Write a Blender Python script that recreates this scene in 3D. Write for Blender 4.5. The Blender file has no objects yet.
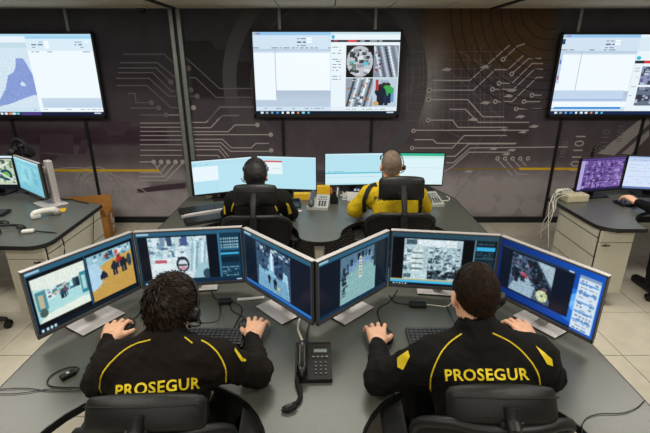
import bpy, bmesh, math, random
import numpy as np
from mathutils import Vector, Matrix
from mathutils.bvhtree import BVHTree

random.seed(7)
RNG = np.random.default_rng(7)
SC = bpy.context.scene
COL = SC.collection
PI = math.pi

# ------------------------------------------------------------------ camera, world, lights, exposure
cam_d = bpy.data.cameras.new('camera')
cam_d.sensor_width = 36.0
cam_d.lens = 430.0 / 650.0 * 36.0
cam_d.clip_start = 0.05
cam = bpy.data.objects.new('camera', cam_d)
COL.objects.link(cam)
cam.location = (0, 0, 2.0)
cam.rotation_euler = (math.radians(70), 0, 0)
SC.camera = cam

SC.view_settings.view_transform = 'Standard'
SC.view_settings.look = 'None'
SC.view_settings.gamma = 1.0
SC.view_settings.exposure = 0.0
SC.view_settings.use_curve_mapping = False
SC.cycles.use_denoising = True
SC.cycles.max_bounces = 6

world = bpy.data.worlds.new('room_air')
SC.world = world
world.use_nodes = True
world.node_tree.nodes['Background'].inputs[0].default_value = (0.80, 0.86, 0.95, 1)
world.node_tree.nodes['Background'].inputs[1].default_value = 0.16


def ceiling_lamp(x, y, watts, sx=1.2, sy=0.6):
    d = bpy.data.lights.new('ceiling_lamp', 'AREA')
    d.shape = 'RECTANGLE'
    d.size, d.size_y = sx, sy
    d.energy = watts
    d.color = (1.0, 0.95, 0.86)
    o = bpy.data.objects.new('ceiling_lamp', d)
    o.location = (x, y, 2.515)
    COL.objects.link(o)


for lx, ly, lw in ((-2.7, 2.9, 36), (0.0, 2.9, 32), (2.7, 2.9, 36), (-1.5, 0.7, 26), (1.5, 0.7, 26), (0.0, -0.9, 20)):
    ceiling_lamp(lx, ly, lw)


# ------------------------------------------------------------------ helpers
def srgb(c):
    if isinstance(c, str):
        c = [int(c[i:i + 2], 16) / 255 for i in (0, 2, 4)]
    return [x / 12.92 if x <= 0.04045 else ((x + 0.055) / 1.055) ** 2.4 for x in c]


MATS = {}


def mat(name, rgb, rough=0.5, metal=0.0, spec=0.5, var=0.0, vscale=20.0, bump=0.0, bscale=200.0, sheen=0.0, coat=0.0, sss=0.0):
    if name in MATS:
        return MATS[name]
    m = bpy.data.materials.new(name)
    m.use_nodes = True
    nt = m.node_tree
    b = nt.nodes['Principled BSDF']
    col = (*srgb(rgb), 1)
    b.inputs['Base Color'].default_value = col
    b.inputs['Roughness'].default_value = rough
    b.inputs['Metallic'].default_value = metal
    b.inputs['Specular IOR Level'].default_value = spec
    b.inputs['Sheen Weight'].default_value = sheen
    b.inputs['Coat Weight'].default_value = coat
    if sss:
        b.inputs['Subsurface Weight'].default_value = sss
        b.inputs['Subsurface Radius'].default_value = (0.01, 0.004, 0.002)
    tc = nt.nodes.new('ShaderNodeTexCoord')
    if var:
        n = nt.nodes.new('ShaderNodeTexNoise')
        n.inputs['Scale'].default_value = vscale
        n.inputs['Detail'].default_value = 4
        nt.links.new(tc.outputs['Object'], n.inputs['Vector'])
        r = nt.nodes.new('ShaderNodeValToRGB')
        r.color_ramp.elements[0].position = 0.3
        r.color_ramp.elements[1].position = 0.7
        r.color_ramp.elements[0].color = tuple(max(0, c * (1 - var)) for c in col[:3]) + (1,)
        r.color_ramp.elements[1].color = tuple(min(1, c * (1 + var)) for c in col[:3]) + (1,)
        nt.links.new(n.outputs['Fac'], r.inputs['Fac'])
        nt.links.new(r.outputs['Color'], b.inputs['Base Color'])
    if bump:
        n2 = nt.nodes.new('ShaderNodeTexNoise')
        n2.inputs['Scale'].default_value = bscale
        n2.inputs['Detail'].default_value = 3
        nt.links.new(tc.outputs['Object'], n2.inputs['Vector'])
        bp = nt.nodes.new('ShaderNodeBump')
        bp.inputs['Strength'].default_value = bump
        bp.inputs['Distance'].default_value = 0.004
        nt.links.new(n2.outputs['Fac'], bp.inputs['Height'])
        nt.links.new(bp.outputs['Normal'], b.inputs['Normal'])
    MATS[name] = m
    return m


def attr_mat(name, attr, emission, rough):
    """a surface whose flat print (or lit picture, for screens) is the colour attribute of its mesh"""
    if name in MATS:
        return MATS[name]
    m = bpy.data.materials.new(name)
    m.use_nodes = True
    nt = m.node_tree
    b = nt.nodes['Principled BSDF']
    a = nt.nodes.new('ShaderNodeAttribute')
    a.attribute_name = attr
    b.inputs['Roughness'].default_value = rough
    if emission:
        b.inputs['Base Color'].default_value = (0.004, 0.004, 0.005, 1)
        b.inputs['Specular IOR Level'].default_value = 0.25
        nt.links.new(a.outputs['Color'], b.inputs['Emission Color'])
        b.inputs['Emission Strength'].default_value = emission
        m.cycles.emission_sampling = 'NONE'
    else:
        n = nt.nodes.new('ShaderNodeTexNoise')
        n.inputs['Scale'].default_value = 6.0
        n.inputs['Detail'].default_value = 6
        tc = nt.nodes.new('ShaderNodeTexCoord')
        nt.links.new(tc.outputs['Object'], n.inputs['Vector'])
        mx = nt.nodes.new('ShaderNodeMix')
        mx.data_type = 'RGBA'
        mx.blend_type = 'MULTIPLY'
        mx.inputs['Factor'].default_value = 0.45
        nt.links.new(a.outputs['Color'], mx.inputs['A'])
        r = nt.nodes.new('ShaderNodeValToRGB')
        r.color_ramp.elements[0].position, r.color_ramp.elements[1].position = 0.35, 0.62
        r.color_ramp.elements[0].color = (0.6, 0.6, 0.6, 1)
        nt.links.new(n.outputs['Fac'], r.inputs['Fac'])
        nt.links.new(r.outputs['Color'], mx.inputs['B'])
        nt.links.new(mx.outputs['Result'], b.inputs['Base Color'])
        b.inputs['Specular IOR Level'].default_value = 0.2
    MATS[name] = m
    return m


def dotted_mat(name, dark, pitch):
    """perforated sheet metal: round holes on a square pitch"""
    m = bpy.data.materials.new(name)
    m.use_nodes = True
    nt = m.node_tree
    b = nt.nodes['Principled BSDF']
    tc = nt.nodes.new('ShaderNodeTexCoord')
    mp = nt.nodes.new('ShaderNodeMapping')
    mp.inputs['Rotation'].default_value = (0, PI / 4, 0)
    mp.inputs['Scale'].default_value = (1 / pitch,) * 3
    v = nt.nodes.new('ShaderNodeVectorMath')
    v.operation = 'FRACTION'
    sx = nt.nodes.new('ShaderNodeSeparateXYZ')
    nt.links.new(tc.outputs['Object'], mp.inputs['Vector'])
    nt.links.new(mp.outputs['Vector'], v.inputs[0])
    nt.links.new(v.outputs['Vector'], sx.inputs[0])

    def math_node(op, a, bb):
        n = nt.nodes.new('ShaderNodeMath')
        n.operation = op
        for i, q in enumerate((a, bb)):
            if isinstance(q, (int, float)):
                n.inputs[i].default_value = q
            elif q is not None:
                nt.links.new(q, n.inputs[i])
        return n.outputs[0]
    dx = math_node('SUBTRACT', sx.outputs['X'], 0.5)
    dz = math_node('SUBTRACT', sx.outputs['Z'], 0.5)
    d = math_node('ADD', math_node('MULTIPLY', dx, dx), math_node('MULTIPLY', dz, dz))
    hole = math_node('LESS_THAN', d, 0.105)
    b.inputs['Base Color'].default_value = (*srgb(dark), 1)
    tr = nt.nodes.new('ShaderNodeBsdfTransparent')
    mx = nt.nodes.new('ShaderNodeMixShader')
    nt.links.new(hole, mx.inputs[0])
    nt.links.new(b.outputs[0], mx.inputs[1])
    nt.links.new(tr.outputs[0], mx.inputs[2])
    nt.links.new(mx.outputs[0], nt.nodes['Material Output'].inputs['Surface'])
    b.inputs['Roughness'].default_value = 0.5
    MATS[name] = m
    return m


def link(name, me, m=None, parent=None, smooth=False):
    o = bpy.data.objects.new(name, me)
    COL.objects.link(o)
    if m is not None and not me.materials:
        me.materials.append(m)
    if parent is not None:
        o.parent = parent
    if smooth:
        me.polygons.foreach_set('use_smooth', [True] * len(me.polygons))
    return o


def thing(name, label, cat, loc=(0, 0, 0), rotz=0.0, group=None):
    o = bpy.data.objects.new(name, None)
    o.empty_display_size = 0.05
    COL.objects.link(o)
    o.location = loc
    o.rotation_euler = (0, 0, rotz)
    o['label'] = label
    o['category'] = cat
    if group:
        o['group'] = group
    return o


def tag(o, label, cat, group=None):
    o['label'] = label
    o['category'] = cat
    if group:
        o['group'] = group
    return o


def struct(o):
    o['kind'] = 'structure'
    return o


def dup(o, parent=None):
    c = o.copy()
    COL.objects.link(c)
    c.parent = parent
    for ch in list(o.children):
        dup(ch, c)
    return c


def rotmat(rx=0, ry=0, rz=0):
    return (Matrix.Rotation(rz, 4, 'Z') @ Matrix.Rotation(ry, 4, 'Y') @ Matrix.Rotation(rx, 4, 'X'))


class MB:
    def __init__(self):
        self.bm = bmesh.new()

    def _bevel(self, geom_verts, w, seg):
        edges = set()
        for v in geom_verts:
            edges.update(v.link_edges)
        bmesh.ops.bevel(self.bm, geom=list(edges), offset=w, segments=seg, affect='EDGES', profile=0.5, clamp_overlap=True)

    def box(self, c, s, bevel=0.0, rot=None, seg=2):
        m = Matrix.Translation(Vector(c)) @ (rot if rot is not None else Matrix.Identity(4)) @ Matrix.Diagonal((s[0], s[1], s[2], 1))
        g = bmesh.ops.create_cube(self.bm, size=1.0, matrix=m)
        if bevel:
            self._bevel(g['verts'], bevel, seg)
        return self

    def cyl(self, p0, p1, r0, r1=None, n=14, bevel=0.0):
        p0, p1 = Vector(p0), Vector(p1)
        r1 = r0 if r1 is None else r1
        d = p1 - p0
        q = d.to_track_quat('Z', 'Y').to_matrix().to_4x4()
        m = Matrix.Translation((p0 + p1) / 2) @ q
        g = bmesh.ops.create_cone(self.bm, cap_ends=True, segments=n, radius1=r0, radius2=r1, depth=d.length, matrix=m)
        if bevel:
            es = [e for v in g['verts'] for e in v.link_edges if abs(e.verts[0].co.x) >= 0]
            caps = set(e for e in es if any(len(f.verts) > 4 for f in e.link_faces))
            bmesh.ops.bevel(self.bm, geom=list(caps), offset=bevel, segments=2, affect='EDGES', profile=0.5, clamp_overlap=True)
        return self

    def ball(self, c, r, s=(1, 1, 1), rot=None, u=14, v=9):
        m = Matrix.Translation(Vector(c)) @ (rot if rot is not None else Matrix.Identity(4)) @ Matrix.Diagonal((r * s[0], r * s[1], r * s[2], 1))
        bmesh.ops.create_uvsphere(self.bm, u_segments=u, v_segments=v, radius=1.0, matrix=m)
        return self

    def tube(self, pts, r, n=8, smooth_iter=0, closed=False):
        pts = [Vector(p) for p in pts]
        for _ in range(smooth_iter):
            q = [pts[0]]
            for a, b in zip(pts[:-1], pts[1:]):
                q += [a * .75 + b * .25, a * .25 + b * .75]
            pts = q + [pts[-1]]
        rings = []
        N = len(pts)
        up = Vector((0, 0, 1))
        rs = r if isinstance(r, (list, tuple)) else None
        for i, p in enumerate(pts):
            if closed:
                t = pts[(i + 1) % N] - pts[i - 1]
            else:
                t = pts[min(i + 1, N - 1)] - pts[max(i - 1, 0)]
            if t.length < 1e-9:
                t = Vector((0, 1, 0))
            t.normalize()
            a = t.cross(up)
            if a.length < 0.05:
                a = t.cross(Vector((1, 0, 0)))
            a.normalize()
            b = a.cross(t)
            ri = r if rs is None else rs[min(len(rs) - 1, int(i * len(rs) / N))]
            rings.append([self.bm.verts.new(p + (a * math.cos(k * 2 * PI / n) + b * math.sin(k * 2 * PI / n)) * ri) for k in range(n)])
        rng = range(N) if closed else range(N - 1)
        for i in rng:
            A, B = rings[i], rings[(i + 1) % N]
            for k in range(n):
                try:
                    self.bm.faces.new((A[k], A[(k + 1) % n], B[(k + 1) % n], B[k]))
                except ValueError:
                    pass
        if not closed:
            try:
                self.bm.faces.new(rings[0][::-1])
                self.bm.faces.new(rings[-1])
            except ValueError:
                pass
        return self

    def prism(self, poly, z0, z1, bevel=0.0, mtx=None):
        m = mtx if mtx is not None else Matrix.Identity(4)
        lo = [self.bm.verts.new(m @ Vector((x, y, z0))) for x, y in poly]
        hi = [self.bm.verts.new(m @ Vector((x, y, z1))) for x, y in poly]
        n = len(poly)
        fl = self.bm.faces.new(lo[::-1])
        fh = self.bm.faces.new(hi)
        for i in range(n):
            self.bm.faces.new((lo[i], lo[(i + 1) % n], hi[(i + 1) % n], hi[i]))
        if bevel:
            bmesh.ops.bevel(self.bm, geom=list(fh.edges), offset=bevel, segments=2, affect='EDGES', profile=0.5, clamp_overlap=True)
        return self

    def grid_sheet(self, fn, nu, nv, thick):
        """a sheet fn(u, v) -> (point, normal), given a thickness"""
        F, Bk = [], []
        for i in range(nu + 1):
            for j in range(nv + 1):
                p, nn = fn(i / nu, j / nv)
                F.append(self.bm.verts.new(p + nn * thick / 2))
                Bk.append(self.bm.verts.new(p - nn * thick / 2))
        ix = lambda i, j: i * (nv + 1) + j
        for i in range(nu):
            for j in range(nv):
                a, b, c, d = ix(i, j), ix(i + 1, j), ix(i + 1, j + 1), ix(i, j + 1)
                self.bm.faces.new((F[a], F[b], F[c], F[d]))
                self.bm.faces.new((Bk[d], Bk[c], Bk[b], Bk[a]))
        for i in range(nu):
            for j in (0, nv):
                a, b = ix(i, j), ix(i + 1, j)
                self.bm.faces.new((F[a], F[b], Bk[b], Bk[a]))
        for j in range(nv):
            for i in (0, nu):
                a, b = ix(i, j), ix(i, j + 1)
                self.bm.faces.new((F[a], F[b], Bk[b], Bk[a]))
        return self

    def build(self, name, m, parent=None, smooth=False, angle=None):
        bmesh.ops.recalc_face_normals(self.bm, faces=self.bm.faces[:])
        me = bpy.data.meshes.new(name)
        self.bm.to_mesh(me)
        self.bm.free()
        o = link(name, me, m, parent, smooth)
        if smooth:
            me.set_sharp_from_angle(angle=math.radians(angle or 40))
        return o


def text_mesh(body, size, bold=0.0, spacing=1.0):
    """flat lettering as a triangulated mesh, centred on its own middle; returns vertices and faces"""
    cu = bpy.data.curves.new('lettering', 'FONT')
    cu.body = body
    cu.size = size
    cu.offset = bold
    cu.space_character = spacing
    cu.align_x, cu.align_y = 'CENTER', 'CENTER'
    cu.resolution_u = 3
    o = bpy.data.objects.new('lettering', cu)
    COL.objects.link(o)
    dg = bpy.context.evaluated_depsgraph_get()
    me = bpy.data.meshes.new_from_object(o.evaluated_get(dg))
    bpy.data.objects.remove(o)
    bm = bmesh.new()
    bm.from_mesh(me)
    bpy.data.meshes.remove(me)
    return bm


# ------------------------------------------------------------------ materials
M_BLACK = mat('black_plastic', '0c0d0f', 0.5, var=0.15, vscale=40)
M_BLACKM = mat('matt_black_plastic', '101113', 0.6, bump=0.15)
M_SILVER = mat('brushed_aluminium', 'cbc7c6', 0.38, 0.3, var=0.05, vscale=60)
M_BEZEL = mat('grey_monitor_plastic', '5b5a5b', 0.4, 0.4, var=0.05)
M_DARKMETAL = mat('dark_painted_metal', '2a2b2d', 0.45, 0.5, var=0.1)
M_RAIL = mat('grey_green_aluminium', '8b9390', 0.4, 0.5, var=0.12, vscale=12)
M_CABLE = mat('black_cable_rubber', '0f1011', 0.55)
M_WHITECABLE = mat('white_cable_rubber', 'c8c6bc', 0.5)
M_WHITEP = mat('white_plastic', 'd8d8d4', 0.4, var=0.04)
M_CREAMP = mat('aged_cream_plastic', 'bfb99a', 0.5, var=0.08)
M_LEATHER = mat('black_leather', '0a0c0e', 0.4, bump=0.35, bscale=420, var=0.2, vscale=30)
M_MESHF = mat('black_mesh_fabric', '0d0e10', 0.85, bump=0.4, bscale=700)
M_DESK = mat('dark_grey_laminate', '53554f', 0.34, var=0.06, vscale=90, bump=0.04, bscale=600, spec=0.45)
M_EDGE = mat('black_edge_band', '191a1b', 0.5)
M_CAB = mat('warm_grey_laminate', 'c9c5b6', 0.5, var=0.04, vscale=30)
M_TILE = mat('beige_floor_tile', 'cdc7b6', 0.28, var=0.08, vscale=7, bump=0.03, bscale=60)
M_GROUT = mat('dark_floor_joint', '5c574e', 0.8)
M_CEIL = mat('off_white_ceiling_board', 'd6ccb8', 0.8, var=0.05, bump=0.2, bscale=120)
M_CARD = mat('brown_cardboard', 'b07a36', 0.75, var=0.1, vscale=14, bump=0.1)
M_YEL = mat('yellow_thread', 'e3c81c', 0.6)
M_YELBOX = mat('yellow_card', 'd8ae1e', 0.6, var=0.06)
M_PERF = dotted_mat('perforated_dark_steel', '0c0d0e', 0.021)
# ------------------------------------------------------------------ pictures shown on screens
class Canvas:
    def __init__(self, w, h, c):
        self.w, self.h = w, h
        self.a = np.zeros((h, w, 3))
        self.a[:] = self.col(c)
        yy, xx = np.mgrid[0:h, 0:w]
        self.x = (xx + .5) / w
        self.y = (yy + .5) / h

    @staticmethod
    def col(c):
        return np.array([int(c[i:i + 2], 16) / 255 for i in (0, 2, 4)]) if isinstance(c, str) else np.array(c)

    def mask(self, m, c, al=1.0):
        c = self.col(c)
        self.a[m] = self.a[m] * (1 - al) + c * al
        return self

    def rect(self, x0, y0, x1, y1, c, al=1.0):
        return self.mask((self.x >= x0) & (self.x < x1) & (self.y >= y0) & (self.y < y1), c, al)

    def ell(self, cx, cy, rx, ry, c, al=1.0):
        return self.mask(((self.x - cx) / rx) ** 2 + ((self.y - cy) / ry) ** 2 < 1, c, al)

    def line(self, x0, y0, x1, y1, wd, c, al=1.0):
        asp = self.w / self.h
        px, py = self.x * asp, self.y
        ax, bx = x0 * asp, x1 * asp
        dx, dy = bx - ax, y1 - y0
        t = np.clip(((px - ax) * dx + (py - y0) * dy) / (dx * dx + dy * dy + 1e-9), 0, 1)
        return self.mask((px - ax - t * dx) ** 2 + (py - y0 - t * dy) ** 2 < wd * wd, c, al)

    def poly(self, pts, c, al=1.0):
        ins = np.zeros(self.x.shape, bool)
        n = len(pts)
        for i in range(n):
            (x0, y0), (x1, y1) = pts[i], pts[(i + 1) % n]
            if y0 == y1:
                continue
            cond = ((self.y < y0) != (self.y < y1))
            xi = x0 + (self.y - y0) * (x1 - x0) / (y1 - y0)
            ins ^= cond & (self.x < xi)
        return self.mask(ins, c, al)

    def vgrad(self, x0, y0, x1, y1, c0, c1):
        m = (self.x >= x0) & (self.x < x1) & (self.y >= y0) & (self.y < y1)
        t = ((self.y[m] - y0) / (y1 - y0))[:, None]
        self.a[m] = self.col(c0) * (1 - t) + self.col(c1) * t
        return self

    def clutter(self, x0, y0, x1, y1, n, cols, s0, s1, rnd):
        for _ in range(n):
            cx, cy = rnd.uniform(x0, x1), rnd.uniform(y0, y1)
            w, h = rnd.uniform(s0, s1), rnd.uniform(s0, s1) * 1.3
            self.rect(max(x0, cx - w), max(y0, cy - h), min(x1, cx + w), min(y1, cy + h), rnd.choice(cols), 0.8)
        return self

    def rows(self, x0, y0, x1, y1, n, c, rnd, th=0.012, fill=0.7):
        for i in range(n):
            y = y0 + (y1 - y0) * i / max(1, n - 1)
            x = x0
            while x < x1:
                L = rnd.uniform(.01, .05)
                if rnd.random() < fill:
                    self.rect(x, y, min(x + L, x1), y + th, c)
                x += L + .012
        return self

    def fine(self, x0, y0, x1, y1, amp, seed, step=1):
        """small-scale detail: per-cell brightness"""
        r = np.random.default_rng(seed)
        m = ((self.x >= x0) & (self.x < x1) & (self.y >= y0) & (self.y < y1))[..., None]
        n = r.normal(0, amp, (self.h // step + 1, self.w // step + 1)).repeat(step, 0).repeat(step, 1)[:self.h, :self.w]
        self.a = np.clip(self.a + m * n[..., None], 0, 1)
        return self

    def soft(self, k=1):
        for _ in range(k):
            p = np.pad(self.a, ((1, 1), (1, 1), (0, 0)), mode='edge')
            self.a = (p[:-2, 1:-1] + p[2:, 1:-1] + p[1:-1, :-2] + p[1:-1, 2:] + 3 * p[1:-1, 1:-1]) / 7
        return self

    def person(self, x, y, h, top, legs='1c2230'):
        self.ell(x, y + h * .1, h * .07, h * .11, '3a2a22')
        self.ell(x, y + h * .36, h * .15, h * .24, top)
        self.rect(x - h * .10, y + h * .5, x - h * .015, y + h, legs)
        self.rect(x + h * .015, y + h * .5, x + h * .10, y + h, legs)
        return self


def taskbar(c, y, col='16324f'):
    c.rect(0, y, 1, 1, col)
    for i, k in enumerate(('e8eef2', '9ab', '7fa8c8', '3b8ad0', 'f0f0f0', 'f0f0f0', 'e8eef2', 'f08a4a', '8fd8e8', '55c0d8')):
        k = ''.join(ch * 2 for ch in k) if len(k) == 3 else k
        c.rect(.03 + i * .037, y + (1 - y) * .25, .048 + i * .037, y + (1 - y) * .8, k)
    c.rect(.93, y + (1 - y) * .3, .98, y + (1 - y) * .7, 'c8d4dc')


def tv_common(c, rnd):
    # light application window on the left
    c.rect(0, 0, .53, .955, 'dbe6f2')
    c.rect(0, 0, .53, .035, '9cc9ec')
    for i, k in enumerate(('e8b23a', 'd85a4a', '4a7bd8')):
        c.rect(.01 + i * .016, .008, .02 + i * .016, .028, k)
    c.rows(.30, .07, .36, .15, 3, '5d6f86', rnd, .012, .9)
    c.rect(.365, .06, .40, .085, 'ffffff').rect(.365, .1, .40, .125, 'ffffff')
    c.rows(.0, .175, .53, .175, 1, '4c5c72', rnd, .012, .55)
    c.rect(0, .20, .53, .22, 'c5d2e2')
    c.rect(0, .24, .15, .81, 'fbfdff').rect(.15, .24, .525, .70, 'fdfeff')
    c.rect(.147, .2, .152, .8, 'b4c2d4')
    c.vgrad(.152, .70, .53, .90, 'b8c4d6', 'cfd8e6')
    c.rect(0, .82, .53, .9, 'c4d0e0').rows(0, .92, .53, .92, 1, '8797ac', rnd, .012, .6)
    taskbar(c, .955, '14243a')


def pic_tv_center():
    rnd = random.Random(1)
    c = Canvas(200, 112, 'eef4f8')
    tv_common(c, rnd)
    c.rect(.53, 0, 1, .955, 'f4f8fa')
    c.rect(.53, 0, 1, .03, 'cfe2ea').ell(.545, .055, .012, .022, '32b4d8')
    c.rect(.53, .085, 1, .12, '26303a').rect(.645, .085, .705, .12, 'e23b3b')
    c.rows(.55, .097, .63, .097, 1, 'e05050', rnd).rows(.73, .097, .9, .097, 1, 'd8e0e4', rnd)
    c.rows(.54, .17, .60, .55, 12, '7d8a94', rnd, .009)
    X0, X1, X2, Y0, Y1, Y2 = .635, .825, .995, .155, .54, .90
    c.rect(X0, Y0, X1, Y1, '08090b').ell(.73, .345, .09, .185, 'c8c4ca')
    c.clutter(.66, .2, .8, .5, 45, ['f0eef2', '2f3a36', '4d6a50', '8c8f98', '20242a', '5ec8d8', 'd8d4dc'], .006, .02, rnd)
    for r in range(5):
        c.ell(.73, .345, .09 - r * .0, .185, 'c8c4ca', .0)
    c.mask((((c.x - .73) / .09) ** 2 + ((c.y - .345) / .185) ** 2 >= 1) & (c.x > X0) & (c.x < X1) & (c.y > Y0) & (c.y < Y1), '08090b')
    c.rect(X1, Y0, X2, Y1, '8c93a0')
    for i in range(7):
        x = X1 + .005 + i * .024
        c.line(x, Y0 + .02, x + .05, Y1 - .02, .012, ['d9dde4', '5a6272', 'c2c8d2', '3a4252', 'e8eaee', '77808e', 'b5bcc8'][i])
    c.clutter(X1 + .01, .2, X1 + .05, .52, 22, ['2c3440', 'b04040', 'd8dce2'], .003, .012, rnd)
    c.rect(X2 - .0, Y0, 1, .955, 'f4f8fa').rect(X2, Y0, 1, Y2, 'f4f8fa')
    c.rect(X0, Y1, X1, Y2, '9ca4ae')
    for i in range(6):
        c.line(X0 + .01 + i * .03, Y2 - .01, X0 + .06 + i * .03, Y1 + .02, .014, ['3d4654', 'dfe4ea', '6d7684', 'eef0f2', '4a5260', 'c8ced6'][i])
    c.clutter(X0 + .01, Y1, X1 - .02, Y2 - .02, 26, ['e8ecf0', '3c4450', 'b86a3a', '67707c'], .003, .014, rnd)
    c.rect(X1, Y1, X2, Y2, 'c6d2de').rect(X1 + .03, .66, X2 - .02, .84, '6a9cc8').rect(X1 + .05, .57, X2 - .06, .88, 'a9b8c6')
    c.person(.905, .60, .28, '20242c').person(.93, .6, .26, '3fae52', '22304a').person(.88, .62, .26, '1c2634')
    c.rect(X1 + .02, .56, X1 + .04, .7, 'c03a34').ell(.85, .86, .02, .03, 'd8a860')
    c.rect(X1 - .002, Y0, X1 + .002, Y2, 'f0f4f6').rect(X0, Y1 - .005, X2, Y1 + .005, 'f0f4f6')
    c.rect(X2, Y0, 1, .955, 'f4f8fa').rect(.53, Y2, 1, .955, 'eef3f6').rows(.64, .925, .98, .925, 1, '9aa6b0', rnd)
    c.rect(0, .955, 1, 1, '101c2c')
    taskbar(c, .955, '101c2c')
    return c


def pic_tv_left():
    rnd = random.Random(2)
    c = Canvas(200, 112, 'f6fafd')
    c.rect(0, 0, 1, .03, 'bcdff2')
    c.rect(0, .03, .545, .955, 'dde9f1').rect(0, .03, .545, .10, 'f4f8fb').rect(0, .1, .545, .16, 'cfe0ea')
    land = [(.45, .29), (.50, .29), (.52, .36), (.545, .5), (.545, .74), (.51, .745), (.42, .80), (.34, .85), (.27, .88), (.2, .95), (.2, .86), (.27, .80), (.33, .66), (.355, .56), (.367, .5), (.41, .46), (.435, .40)]
    c.poly(land, '8fa0d6')
    c.fine(.2, .28, .545, .95, .025, 9)
    c.poly([(.44, .60), (.46, .57), (.475, .59), (.48, .62), (.455, .63)], 'dde9f1').rect(.0, .3, .2, .95, 'd6e4ee')
    c.rect(.0, .9, .54, .955, 'd6e6f0')
    for i, k in enumerate(('e84a9a', 'c85ad0', '4ac0d8', 'f0d84a', '5ac88a')):
        c.rect(.548, .70 + i * .04, .562, .74 + i * .04, k)
    c.rows(.44, .925, .52, .925, 1, '55606c', rnd)
    c.rect(.545, .03, 1, .955, 'fbfdff').rect(.545, .03, 1, .20, 'e4f0f9').rect(.545, .03, 1, .055, '9fd6f2')
    c.rows(.58, .085, .66, .15, 3, '7f93a6', rnd).rows(.88, .085, .94, .15, 3, '7f93a6', rnd)
    c.rect(.67, .08, .70, .17, 'ffffff').rect(.95, .08, .98, .1, 'ffffff')
    c.rows(.57, .205, .99, .205, 1, '6f8194', rnd, .01, .5)
    c.vgrad(.57, .78, 1, .9, 'd3deec', 'c6d6e8').rows(.57, .92, .99, .92, 1, 'a0b0c0', rnd)
    c.rect(0, .955, 1, 1, '101b3c')
    taskbar(c, .955, '101b3c')
    c.rect(.4, .955, .545, 1, '4a3a80')
    for i, k in enumerate(('f0f0f0', 'f0844a', 'e8f0f0', '55c8c0')):
        c.rect(.28 + i * .03, .965, .30 + i * .03, .99, k)
    return c


def pic_tv_right():
    rnd = random.Random(3)
    c = Canvas(200, 112, 'eef4f8')
    tv_common(c, rnd)
    c.rect(0, .69, .5, .82, 'ccd9ec').rect(0, .8, .5, .81, '7d9fd0').rect(.02, .9, .5, .93, '2f8fd8').rect(0, .83, .53, .9, 'fbfdff')
    c.rect(.0, .05, .02, .12, '2a4a78').rect(.0, .2, .02, .6, 'c8d8ea').rect(.005, .5, .015, .55, 'd85a5a').rect(.005, .3, .014, .36, '5a6ac8')
    c.rect(.53, 0, 1, .955, 'f4f8fa').rect(.53, .03, 1, .2, 'e4edf3')
    c.ell(.55, .28, .015, .024, '32c4d8').rect(.53, .31, 1, .345, '26303a').rect(.595, .31, .66, .345, 'e23b3b')
    c.rows(.54, .40, .575, .75, 10, '9aa6b0', rnd, .008)
    for i in range(2):
        for j in range(2):
            x, y = .59 + i * .20, .38 + j * .26
            c.rect(x, y, x + .19, y + .24, ['8f98b8', '6c7488', 'a8b0c4', '788094'][i * 2 + j])
            c.clutter(x, y, x + .19, y + .24, 30, ['d8dce8', '3a3a52', '6a4a78', '9aa2b8', '2a2c3a'], .006, .022, rnd)
    c.rect(0, .955, 1, 1, '12264e')
    taskbar(c, .955, '12264e')
    return c


def teal_frame(w=150, h=84, base='0c1722'):
    c = Canvas(w, h, base)
    c.rect(0, 0, 1, .07, '2d5f7a').rect(.01, .015, .12, .045, 'a8c8d8')
    c.rect(0, 0, .008, 1, '2a5a78').rect(.992, 0, 1, 1, '2a5a78')
    return c


def pic_mall():
    rnd = random.Random(11)
    c = teal_frame(base='070d13')
    c.rect(0, .93, 1, 1, '0b1a26')
    for i in range(4):
        c.rect(.03 + i * .035, .945, .05 + i * .035, .985, 'cfe6f0')
    # left view: pale teal shopping hall
    x0, x1 = .03, .49
    c.rect(x0, .13, x1, .84, 'bfe0da')
    c.poly([(x0, .13), (x1, .13), (x1, .3), (.36, .36), (.16, .36), (x0, .28)], 'eceee2')
    c.poly([(x0, .84), (x0, .66), (.18, .5), (.40, .5), (x1, .68), (x1, .84)], 'b2dedd')
    c.poly([(x0, .84), (.1, .74), (.42, .7), (x1, .72), (x1, .84)], 'eef0e2')
    c.rect(.04, .34, .13, .66, '4f8f9c').rect(.06, .40, .10, .62, 'c8b890').rect(.13, .36, .2, .52, 'e8ece4')
    c.clutter(.14, .36, .42, .5, 40, ['3a6a80', 'f0f0e8', '285068', 'd8a070', '88b8c0', '4a90a8'], .006, .022, rnd)
    c.rect(.43, .3, .49, .66, '3a8898').rect(.36, .34, .42, .5, '2c5468').rect(.44, .36, .475, .6, 'b8d8d8')
    c.person(.27, .44, .15, '2c3a58').person(.288, .42, .15, '6a4a68').person(.255, .45, .14, '284a70').person(.40, .36, .14, '203448')
    c.ell(.08, .70, .035, .07, '486058')
    # right view: orange floor, blue daylight
    x0, x1 = .515, .97
    c.rect(x0, .12, x1, .9, 'd2a354')
    c.poly([(x0, .12), (x1, .12), (x1, .26), (.7, .3), (x0, .44)], '9cc4d0')
    c.poly([(x0, .25), (.6, .27), (.66, .5), (.6, .7), (x0, .72)], 'b9d6ea')
    c.poly([(x0, .75), (.7, .55), (.95, .42), (x1, .9), (x0, .9)], 'c99a4c', .7)
    c.clutter(.55, .13, .95, .27, 40, ['e8f0f0', '3a7090', 'c84a3a', '204860', 'f4f4ec', '58a0b0'], .006, .025, rnd)
    c.ell(.93, .42, .025, .12, '30404a')
    c.person(.65, .44, .26, '1c2838', 'c8a060').person(.77, .34, .26, '26282e', '1a2436').person(.825, .27, .22, 'c03028', '1e2c48').person(.865, .33, .27, '20242c', '1c2434').person(.71, .15, .1, '7a3a38')
    c.rect(.495, .08, .51, .93, '1e5878')
    c.fine(.03, .13, .97, .9, .03, 3).soft()
    return c


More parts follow.
